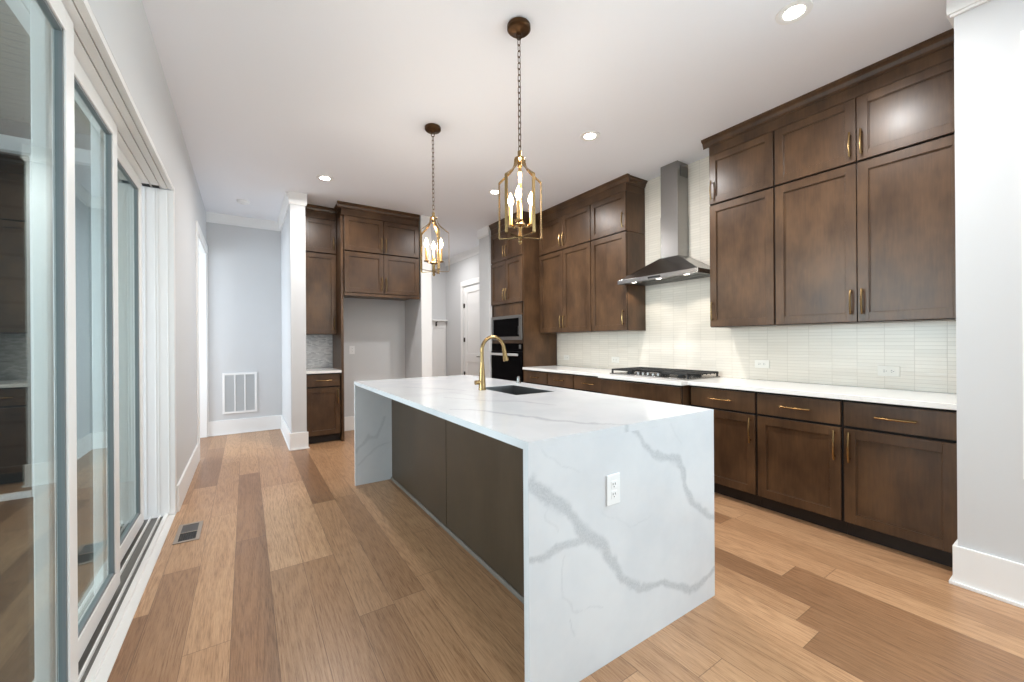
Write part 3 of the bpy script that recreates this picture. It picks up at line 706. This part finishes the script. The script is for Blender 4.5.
xs = sorted(set(grid(76, IX0, SX0)[:-1] + grid(30, SX0, SX1) + grid(18, SX1, IX1)[1:]))
ys = sorted(set(grid(80, IY0, SY0)[:-1] + grid(42, SY0, SY1) + grid(86, SY1, IY1)[1:]))
bm = slab('t', xs, ys, 0.888, IZ, lambda x, y: SX0 < x < SX1 and SY0 < y < SY1, QUARTZ)
top = obj('countertop', bm, QUARTZ, isl); set_vein(top, lambda p: vein_value(p.x, p.y, TOP_VEINS))
def wslab(y0, y1, nx, nz, front):
    bm = BM(); xs = grid(nx, IX0, IX1); zs = grid(nz, 0.0005, 0.8878)
    for yy, fine in ((y0, front == 0), (y1, front == 1)):
        X, Z = (xs, zs) if fine else ([IX0, IX1], [0.0005, 0.8878])
        g = [[bm.verts.new((x, yy, z)) for z in Z] for x in X]
        for i in range(len(X) - 1):
            for j in range(len(Z) - 1): bm.faces.new((g[i][j], g[i + 1][j], g[i + 1][j + 1], g[i][j + 1]))
    def q(*ps): bm.faces.new([bm.verts.new(p) for p in ps])
    z0, z1 = 0.0005, 0.8878
    q((IX0, y0, z0), (IX0, y1, z0), (IX0, y1, z1), (IX0, y0, z1)); q((IX1, y0, z0), (IX1, y1, z0), (IX1, y1, z1), (IX1, y0, z1))
    q((IX0, y0, z1), (IX1, y0, z1), (IX1, y1, z1), (IX0, y1, z1)); q((IX0, y0, z0), (IX1, y0, z0), (IX1, y1, z0), (IX0, y1, z0))
    return bm
wn = obj('waterfall_panel', wslab(IY0, IY0 + 0.03, 210, 166, 0), QUARTZ, isl); set_vein(wn, lambda p: vein_value(p.x, p.z, NEAR_VEINS) if p.y < IY0 + 0.01 else 0.0)
FAR_V = [([(0.80, 0.30, 0.02), (0.90, 0.42, 0.03), (0.98, 0.40, 0.02), (1.06, 0.58, 0.015)], 0.5), ([(0.83, 0.18, 0.015), (0.95, 0.30, 0.02), (1.10, 0.34, 0.01)], 0.4)]
wf = obj('waterfall_panel', wslab(IY1 - 0.03, IY1, 110, 90, 0), QUARTZ, isl); set_vein(wf, lambda p: vein_value(p.x, p.z, FAR_V) if p.y < IY1 - 0.02 else 0.0)
yi0, yi1 = IY0 + 0.0305, IY1 - 0.0305
bm = BM(); box(bm, 1.137, 1.42, yi0, yi1, 0.002, 0.8875); box(bm, 1.43, 1.86, yi0, 2.05, 0.1, 0.8875); box(bm, 1.43, 1.86, 2.70, yi1, 0.1, 0.8875); box(bm, 1.43, 1.86, 2.05, 2.70, 0.1, 0.62)
box(bm, 1.80, 1.86, 2.05, 2.70, 0.62, 0.8875)
obj('cabinet_body', bm, WOOD_D, isl)
for a, b in ((yi0, 2.4985), (2.5045, yi1)): obj('back_panel', bx(1.117, 1.1365, a, b, 0.004, 0.887), WOOD_D, isl, 0.002)
bm = BM(); prism(bm, [(1.1165, 0.001), (1.1165, 0.02), (1.110, 0.02), (1.103, 0.010), (1.102, 0.001)], 1, yi0, yi1); obj('shoe_molding', bm, mat('shoe_molding_grey', (104, 96, 88), 0.4), isl)
bm = BM(); box(bm, 1.43, 1.80, yi0, yi1, 0.002, 0.099); obj('toe_kick', bm, KICK, isl)
class FaceP(Face):
    def box(s, bm, u0, u1, d0, d1, z0, z1): box(bm, s.f + d0, s.f + d1, u0, u1, z0, z1)
    def p(s, u, d, z): return (s.f + d, u, z)
FI = FaceP('x', 1.8605); n = 5; w = (yi1 - yi0) / n
for k in range(n):
    d = shaker(FI, 'door', isl, yi0 + w * k + 0.003, yi0 + w * (k + 1) - 0.003, 0.105, 0.88); pull(FI, d, yi0 + w * (k + (0.1 if k % 2 else 0.9)), 0.72, True, 0.18)

# sink and faucet
t = thing('kitchen_sink', 'undermount stainless sink cut into the island top beside the brass faucet', 'sink', ((SX0 + SX1) / 2, (SY0 + SY1) / 2, 0.66))
bm = BM(); a, zb = 0.003, 0.68
def inner(bm, x0, x1, y0, y1, z0, z1, th):
    box(bm, x0, x0 + th, y0, y1, z0, z1); box(bm, x1 - th, x1, y0, y1, z0, z1); box(bm, x0 + th, x1 - th, y0, y0 + th, z0, z1); box(bm, x0 + th, x1 - th, y1 - th, y1, z0, z1); box(bm, x0, x1, y0, y1, z0 - th, z0)
inner(bm, SX0 + 0.0006, SX1 - 0.0006, SY0 + 0.0006, SY1 - 0.0006, zb, 0.9165, 0.004); obj('basin', bm, mat('sink_steel', (140, 140, 140), 0.34, 1.0), t)
bm = lathe(BM(), [(0.045, zb + 0.0005), (0.045, zb + 0.004), (0.03, zb + 0.005), (0.028, zb + 0.002)], ((SX0 + SX1) / 2, (SY0 + SY1) / 2), 20); obj('drain', bm, STEEL_D, t, 0, True)
fx, fy, fz = 1.392, 2.49, IZ + 0.0003
t = thing('kitchen_faucet', 'tall brushed brass gooseneck faucet standing on the island beside the sink', 'faucet', (fx, fy, fz))
bm = lathe(BM(), [(0.026, fz), (0.0265, fz + 0.006), (0.025, fz + 0.012), (0.0245, fz + 0.05), (0.019, fz + 0.13), (0.0145, fz + 0.195), (0.0140, fz + 0.20)], (fx, fy), 28); obj('body', bm, BRASS, t, 0, True)
pts = [(fx, fy, fz + 0.19), (fx, fy, fz + 0.24), (fx, fy, fz + 0.272)]
ra = 0.092; zc_ = fz + 0.279
for k in range(0, 19):
    th = R(180 - k * 9.0); pts.append((fx + ra + ra * math.cos(th), fy, zc_ + ra * 1.05 * math.sin(th)))
ex, ez = pts[-1][0], pts[-1][2]
obj('spout', tube(BM(), pts, 0.0128, 14), BRASS, t, 0, True)
obj('spray_head', tube(BM(), [(ex, fy, ez + 0.004), (ex + 0.004, fy, ez - 0.02), (ex + 0.014, fy, ez - 0.07), (ex + 0.022, fy, ez - 0.105), (ex + 0.023, fy, ez - 0.11)], [0.0135, 0.0145, 0.018, 0.0215, 0.018], 16), BRASS, t, 0, True)
bm = BM(); tube(bm, [(fx - 0.018, fy, fz + 0.055), (fx - 0.055, fy, fz + 0.055)], [0.014, 0.016], 16); tube(bm, [(fx - 0.049, fy, fz + 0.055), (fx - 0.055, fy - 0.045, fz + 0.075)], [0.0045, 0.004], 10); obj('lever_handle', bm, BRASS, t, 0, True)
bm = lathe(BM(), [(0.022, fz), (0.022, fz + 0.006), (0.013, fz + 0.012), (0.012, fz + 0.05), (0.008, fz + 0.056)], (1.86, 2.72), 18)
tag(obj('air_switch', bm, STEEL, None, 0, True), 'small chrome air-switch cap on the island near its far edge, before the oven', 'air switch')

# ------------------------------------------------------------------ bar nook and refrigerator surround
t = base_unit(FBAR, 0.606, 1.01, 0.56, 'small dark brown base cabinet under a white top in the bar nook', ['hi'])
tag(obj('bar_countertop', bx(0.602, 1.0118, 5.465, 6.0915, 0.8795, 0.91), COUNTER, None, 0.002), 'short white quartz countertop of the bar nook before the mosaic tile', 'countertop')
wall_unit(FBU, 0.612, 1.01, 1.372, 2.433, 0.32, 'tall-door brown wall cabinet of the bar nook beside the white column', ['hi'], 1.51)
wall_unit(FBU, 0.612, 1.01, 2.437, ZU3, 0.32, 'short-door brown wall cabinet at the top of the bar nook', ['hi'], 2.57)
crown_run(FBU, 0.606, 1.0115, 0.32, 'brown crown molding on top of the bar nook cabinets')
tag(obj('refrigerator_panel', bx(1.0125, 1.042, 5.47, 6.0995, 0.001, ZU3 + 0.0), WOOD, None, 0.001), 'tall dark brown side panel between bar nook and empty refrigerator alcove', 'panel')
wall_unit(FFR, 1.0435, 2.038, 1.90, 2.432, 0.645, 'two-door brown cabinet directly above the empty refrigerator alcove, lower of two', ['hi', 'lo'], 2.03, L=0.18)
wall_unit(FFR, 1.0435, 2.038, 2.436, ZU3, 0.645, 'two-door brown cabinet at the ceiling above the refrigerator alcove, upper of two', ['hi', 'lo'], 2.55, L=0.18)
crown_run(FFR, 1.0125, 2.038, 0.645, 'brown crown molding above the refrigerator alcove cabinets', ret_lo=True, ret_depth=0.27)
tag(obj('light_rail', bx(1.0435, 2.038, 5.425, 5.445, 1.862, 1.899), WOOD, None, 0.002), 'brown light rail strip under the refrigerator alcove cabinets', 'trim strip')

# ------------------------------------------------------------------ pendants
def make_pendant(x, y, label, strap_a, candle_a):
    t = thing('pendant_lantern', label, 'pendant light', (x, y, 1.80), 'lantern pendants above the island')
    bm = lathe(BM(), [(0.062, ZC - 0.0005), (0.066, ZC - 0.006), (0.066, ZC - 0.024), (0.058, ZC - 0.032), (0.02, ZC - 0.038), (0.012, ZC - 0.045)], (x, y), 32); obj('ceiling_canopy', bm, BRONZE, t, 0, True)
    bm = BM(); z = ZC - 0.045; k = 0
    def link(zt, L, w, r, rot):
        P = []
        for i in range(16):
            a = 2 * math.pi * i / 16; u = w * math.cos(a); v = (L / 2 - w) * (1 if math.sin(a) > 0 else -1) + w * math.sin(a)
            P.append((x + u * math.cos(rot), y + u * math.sin(rot), zt - L / 2 + v))
        tube(bm, P, r, 6, True)
    link(z + 0.008, 0.045, 0.012, 0.0028, YAW * -1)
    z -= 0.03
    while z > 2.335:
        link(z, 0.040, 0.0085, 0.0023, R(15 if k % 2 else 105)); z -= 0.0335; k += 1
    obj('chain', bm, BRONZE, t, 0, True)
    bm = lathe(BM(), [(0.006, 2.335), (0.012, 2.33), (0.012, 2.30), (0.03, 2.292), (0.032, 2.284), (0.02, 2.276), (0.013, 2.27), (0.013, 2.245), (0.008, 2.24)], (x, y), 20); obj('hub', bm, BRASS, t, 0, True)
    prof = [(0.026, 2.290), (0.030, 2.285), (0.031, 2.270), (0.035, 2.252), (0.045, 2.234), (0.062, 2.217), (0.095, 2.191), (0.123, 2.170), (0.127, 2.162), (0.127, 1.851), (0.123, 1.844), (0.09, 1.843), (0.012, 1.843)]
    for q in range(5):
        c, s = math.cos(R(strap_a + 72 * q)), math.sin(R(strap_a + 72 * q)); hw, th = 0.0095, 0.0035
        bm = BM(); rows = []
        for i, (r_, zz) in enumerate(prof):
            a = prof[max(i - 1, 0)]; b = prof[min(i + 1, len(prof) - 1)]
            dr, dz = b[0] - a[0], b[1] - a[1]; L = math.hypot(dr, dz); nr, nz = -dz / L, dr / L
            row = []
            for du, sg in ((-hw, 0), (hw, 0), (hw, 1), (-hw, 1)):
                rr = r_ - nr * th * sg; z2 = zz - nz * th * sg
                row.append(bm.verts.new((x + rr * c - du * s, y + rr * s + du * c, z2)))
            rows.append(row)
        for A, B in zip(rows, rows[1:]):
            for i in range(4): bm.faces.new((A[i], A[(i + 1) % 4], B[(i + 1) % 4], B[i]))
        bm.faces.new(rows[0]); bm.faces.new(rows[-1][::-1])
        obj('strap', bm, BRASS, t)
    bm = lathe(BM(), [(0.004, 1.805), (0.010, 1.812), (0.012, 1.822), (0.006, 1.832), (0.014, 1.838), (0.014, 1.856), (0.01, 1.875), (0.012, 1.9), (0.03, 1.908), (0.034, 1.916), (0.02, 1.926), (0.012, 1.95)], (x, y), 24)
    for q in range(3):
        a = R(candle_a + 120 * q); cx_, cy_ = x + 0.068 * math.cos(a), y + 0.068 * math.sin(a)
        tube(bm, [(x + 0.015 * math.cos(a), y + 0.015 * math.sin(a), 1.915), (x + 0.04 * math.cos(a), y + 0.04 * math.sin(a), 1.906), (cx_, cy_, 1.918)], 0.004, 8)
        lathe(bm, [(0.004, 1.912), (0.02, 1.918), (0.022, 1.924), (0.012, 1.926)], (cx_, cy_), 16)
    obj('candle_hub', bm, BRASS, t, 0, True)
    for q in range(3):
        a = R(candle_a + 120 * q); cx_, cy_ = x + 0.068 * math.cos(a), y + 0.068 * math.sin(a)
        cs = obj('candle_sleeve', lathe(BM(), [(0.0105, 1.9262), (0.0105, 2.03), (0.008, 2.033)], (cx_, cy_), 18), CANDLE, t, 0, True)
        obj('bulb', lathe(BM(), [(0.007, 2.0332), (0.009, 2.04), (0.0165, 2.055), (0.0175, 2.066), (0.013, 2.085), (0.006, 2.102), (0.0015, 2.112)], (cx_, cy_), 16), BULB, cs, 0, True)
    d = bpy.data.lights.new('pendant_glow', 'POINT'); d.energy = 11; d.color = (1.0, 0.91, 0.79); d.shadow_soft_size = 0.06
    o = bpy.data.objects.new('pendant_glow', d); COL.objects.link(o); o.parent = t; o.location = (0, 0, 0.25)
    return t
make_pendant(1.292, 1.860, 'brass lantern pendant with three lit candles, nearer the camera and larger', 271, 228)
make_pendant(1.300, 3.13, 'brass lantern pendant with three lit candles, farther one before the brown alcove cabinets', 265.5, 308)

# ------------------------------------------------------------------ ceiling fixtures
def make_can(x, y, label):
    t = thing('recessed_downlight', label, 'downlight', (x, y, ZC), 'recessed ceiling downlights')
    bm = lathe(BM(), [(0.085, ZC - 0.0003), (0.084, ZC - 0.005), (0.066, ZC - 0.008), (0.049, ZC - 0.004), (0.048, ZC - 0.0005)], (x, y), 32); obj('trim_ring', bm, WHITE, t, 0, True)
    obj('lens', lathe(BM(), [(0.0475, ZC - 0.001), (0.0475, ZC - 0.003), (0.036, ZC - 0.0045)], (x, y), 28), CANGLOW, t)
    d = bpy.data.lights.new('downlight_beam', 'AREA'); d.shape = 'DISK'; d.size = 0.12; d.energy = CAN_W; d.color = (1.0, 0.98, 0.965); d.spread = R(168)
    o = bpy.data.objects.new('downlight_beam', d); COL.objects.link(o); o.parent = t; o.location = (0, 0, -0.012)
    return t
c1 = make_can(2.494, 0.969, 'lit recessed downlight nearest the camera, above the right-hand wall cabinets')
for x, y, lb in ((2.50, 2.53, 'lit recessed downlight on the ceiling in front of the range hood'), (2.48, 4.09, 'lit recessed downlight on the ceiling behind the nearer pendant'),
                 (0.722, 4.73, 'lit recessed downlight on the ceiling in front of the bar nook and white column'),
                 (1.5, -0.9, 'added unseen downlight just behind the camera over the living area'), (0.4, -2.2, 'added unseen downlight behind the camera over the living area, left side'),  # living-area cans added out of view to even out the light
                 (2.3, -2.9, 'added unseen downlight over the living area close to the right wall'), (0.6, -4.0, 'added unseen downlight by the tall living windows'),
                 (2.9, 7.0, 'added downlight brightening the mudroom beyond the white post')):  # mudroom can is added for brightness
    c = dup(c1, (x, y, ZC), lb)
    if y > 6 or y < 0:
        for ch in c.children:
            if ch.type == 'LIGHT': ch.data = ch.data.copy(); ch.data.energy *= 0.66 if y > 6 else 0.24
t = thing('smoke_detector', 'small round white smoke detector on the hall ceiling', 'smoke detector', (-0.02, 6.03, ZC))
obj('housing', lathe(BM(), [(0.068, ZC - 0.0005), (0.068, ZC - 0.012), (0.06, ZC - 0.03), (0.045, ZC - 0.036)], (-0.02, 6.03), 28), PLATE, t, 0, True)
obj('sensor_cap', lathe(BM(), [(0.028, ZC - 0.0362), (0.026, ZC - 0.042), (0.02, ZC - 0.044)], (-0.02, 6.03), 20), PLATE, t, 0, True)

# ------------------------------------------------------------------ plates, grilles, vent
PLATE_T = mat('outlet_plastic_almond', (226, 222, 214), 0.35)
def outlet(F, u, z, label, wide, name='electrical_outlet', switch=False):
    PLATE = PLATE_T if wide else globals()['PLATE']
    """duplex outlet: upright, or turned on its side when wide"""
    hu, hz = (0.059, 0.036) if wide else (0.037, 0.0595)
    t = thing(name, label, 'light switch' if switch else 'outlet', F.p(u, 0, z - hz), None)
    bm = BM(); F.box(bm, u - hu, u + hu, 0.0003, 0.006, z - hz, z + hz); obj('cover_plate', bm, PLATE, t, 0.0025)
    if switch:
        bm = BM(); F.box(bm, u - 0.016, u + 0.016, 0.0062, 0.0085, z - 0.033, z + 0.033); obj('rocker', bm, WHITE, t, 0.001); return t
    for s in (-1, 1):
        cu, cz_ = (u + s * 0.0195, z) if wide else (u, z + s * 0.0195)
        bm = BM(); F.box(bm, cu - 0.0155, cu + 0.0155, 0.0061, 0.0078, cz_ - 0.0155, cz_ + 0.0155); f = obj('receptacle', bm, PLATE, t, 0.003)
        bm = BM()
        for q in (-1, 1):
            if wide: F.box(bm, cu - 0.001, cu + 0.007, 0.0079, 0.0084, cz_ + q * 0.006 - 0.0013, cz_ + q * 0.006 + 0.0013)
            else: F.box(bm, cu + q * 0.006 - 0.0013, cu + q * 0.006 + 0.0013, 0.0079, 0.0084, cz_ - 0.001, cz_ + 0.007)
        if wide: F.box(bm, cu - 0.010, cu - 0.006, 0.0079, 0.0084, cz_ - 0.002, cz_ + 0.002)
        else: F.box(bm, cu - 0.002, cu + 0.002, 0.0079, 0.0084, cz_ - 0.010, cz_ - 0.006)
        obj('slots', bm, SLOT, f)
    return t
FW = Face('x', XR - 0.0082)
outlet(Face('y', IY0 - 0.0003), 1.204, 0.675, 'white upright duplex outlet on the near marble waterfall side of the island', False)
outlet(FW, 0.89, 1.035, 'white sideways outlet on the tile nearest the white wall end', True)
outlet(FW, 1.716, 1.05, 'white sideways outlet on the tile just right of the cooktop', True)
outlet(FW, 3.38, 1.03, 'white sideways outlet on the tile just left of the cooktop', True)
outlet(FW, 4.27, 1.03, 'white sideways outlet on the tile close to the oven tower', True)
outlet(Face('y', 6.0995), 1.272, 1.155, 'white outlet plate on the back wall of the empty refrigerator alcove', False)

t = thing('return_air_grille', 'white return air grille with three grey panels low on the hall end wall', 'vent grille', (-0.073, YB - 0.01, 0.285))
gx0, gx1, gz0, gz1 = -0.276, 0.128, 0.285, 0.85; yf = YB - 0.0005
bm = BM(); fw = 0.028; box(bm, gx0, gx0 + fw, yf - 0.014, yf, gz0, gz1); box(bm, gx1 - fw, gx1, yf - 0.014, yf, gz0, gz1); box(bm, gx0 + fw, gx1 - fw, yf - 0.014, yf, gz0, gz0 + fw); box(bm, gx0 + fw, gx1 - fw, yf - 0.014, yf, gz1 - fw, gz1)
wi = (gx1 - gx0 - 2 * fw)
for k in (1, 2): x = gx0 + fw + wi * k / 3; box(bm, x - 0.008, x + 0.008, yf - 0.014, yf, gz0 + fw, gz1 - fw)
obj('frame', bm, WHITE, t, 0.0015)
for k in range(3):
    a = gx0 + fw + wi * k / 3 + (0.0085 if k else 0.0005); b = gx0 + fw + wi * (k + 1) / 3 - (0.0085 if k < 2 else 0.0005)
    bm = BM(); box(bm, a, b, yf - 0.003, yf - 0.001, gz0 + fw + 0.0005, gz1 - fw - 0.0005); z = gz0 + fw + 0.006
    while z < gz1 - fw - 0.008:
        prism(bm, [(yf - 0.012, z), (yf - 0.0105, z - 0.0015), (yf - 0.003, z + 0.006), (yf - 0.0045, z + 0.0075)], 0, a, b); z += 0.0125
    obj('louver_panel', bm, SPEAKER, t)
t = thing('floor_register', 'small bronze metal floor register in the planks beside the sliding door', 'floor vent', (-0.325, 3.43, 0))
vx0, vx1, vy0, vy1 = -0.392, -0.258, 3.275, 3.595
REG = mat('register_bronze', (160, 146, 134), 0.45, 0.2)
bm = BM(); box(bm, vx0, vx0 + 0.022, vy0, vy1, 0.0005, 0.005); box(bm, vx1 - 0.022, vx1, vy0, vy1, 0.0005, 0.005); box(bm, vx0 + 0.022, vx1 - 0.022, vy0, vy0 + 0.022, 0.0005, 0.005); box(bm, vx0 + 0.022, vx1 - 0.022, vy1 - 0.022, vy1, 0.0005, 0.005)
box(bm, vx0 + 0.022, vx1 - 0.022, 3.43, 3.437, 0.0005, 0.005)
obj('frame', bm, REG, t, 0.001)
obj('damper_plate', bx(vx0 + 0.022, vx1 - 0.022, 3.437, vy1 - 0.022, 0.0005, 0.003), mat('register_damper', (96, 92, 90), 0.4, 0.6), t)
bm = BM(); box(bm, vx0 + 0.022, vx1 - 0.022, vy0 + 0.022, 3.43, 0.0004, 0.0012)
for k in range(7): x = vx0 + 0.030 + k * 0.0125; box(bm, x - 0.0012, x + 0.0012, vy0 + 0.022, 3.43, 0.0012, 0.0042)
obj('louver', bm, BLACK, t)

# ------------------------------------------------------------------ mudroom: door, hook rail
bm = BM(); FD = Face('x', 3.65)
d0, d1 = 6.49, 7.26
dm = BM(); FD.box(dm, d0, d1, -0.05, -0.022, 0.008, 2.35)
for a, b, z0, z1 in ((d0, d0 + 0.11, 0.008, 2.35), (d1 - 0.11, d1, 0.008, 2.35), (d0 + 0.11, d1 - 0.11, 0.008, 0.22), (d0 + 0.11, d1 - 0.11, 0.86, 1.03), (d0 + 0.11, d1 - 0.11, 2.23, 2.35)): FD.box(dm, a, b, -0.022, -0.010, z0, z1)
door = struct('door_4', dm, WHITE, 0.003, at=(3.66, d1, 0))
for z in (0.28, 0.62, 1.30, 1.98):
    bm = BM(); tube(bm, [(3.648, 7.265, z - 0.045), (3.648, 7.265, z + 0.045)], 0.006, 10); FD.box(bm, 7.225, 7.263, -0.009, -0.004, z - 0.042, z + 0.042); obj('hinge', bm, HINGE, door)
bm = BM(); tube(bm, [(3.662, d0 + 0.06, 0.98), (3.61, d0 + 0.06, 0.98)], 0.010, 10); tube(bm, [(3.615, d0 + 0.055, 0.98), (3.612, d0 + 0.17, 0.98)], 0.008, 10); obj('door_handle', bm, HINGE, door, 0, True)
bm = BM(); FD.box(bm, 6.38, 6.47, 0, 0.018, 0, 2.47); FD.box(bm, 7.28, 7.37, 0, 0.018, 0, 2.47); FD.box(bm, 6.4705, 7.2795, 0, 0.018, 2.37, 2.47); FD.box(bm, 7.265, 7.2795, -0.1, -0.0003, 0, 2.37); FD.box(bm, 6.4705, 6.485, -0.1, -0.0003, 0, 2.37); FD.box(bm, 6.4855, 7.2645, -0.1, -0.0003, 2.358, 2.37)
struct('trim_16', bm, WHITE, 0.002)
FM = Face('y', 8.13)
bm = BM(); FM.box(bm, 2.20, 3.64, 0.0005, 0.012, 0.2, 1.56)
for x in (2.3, 2.75, 3.2, 3.6): FM.box(bm, x - 0.03, x + 0.03, 0.012, 0.02, 0.2, 1.56)
struct('wall_mudroom_panel', bm, WHITE, 0.002)
t = thing('hook_rail', 'white coat hook rail with a shelf ledge on the mudroom end wall', 'coat rack', (2.92, 8.11, 1.56))
bm = BM(); FM.box(bm, 2.20, 3.64, 0.0005, 0.022, 1.561, 1.71); obj('rail_board', bm, WHITE, t, 0.002)
bm = BM(); FM.box(bm, 2.20, 3.645, 0.0005, 0.10, 1.711, 1.74); obj('ledge', bm, WHITE, t, 0.003)
for x in (2.55, 2.98, 3.41):
    bm = BM(); FM.box(bm, x - 0.014, x + 0.014, 0.0222, 0.028, 1.60, 1.69); tube(bm, [FM.p(x, 0.028, 1.66), FM.p(x, 0.06, 1.672), FM.p(x, 0.085, 1.70)], 0.006, 8); tube(bm, [FM.p(x, 0.028, 1.625), FM.p(x, 0.055, 1.615), FM.p(x, 0.065, 1.64)], 0.006, 8); obj('coat_hook', bm, HINGE, t, 0, True)
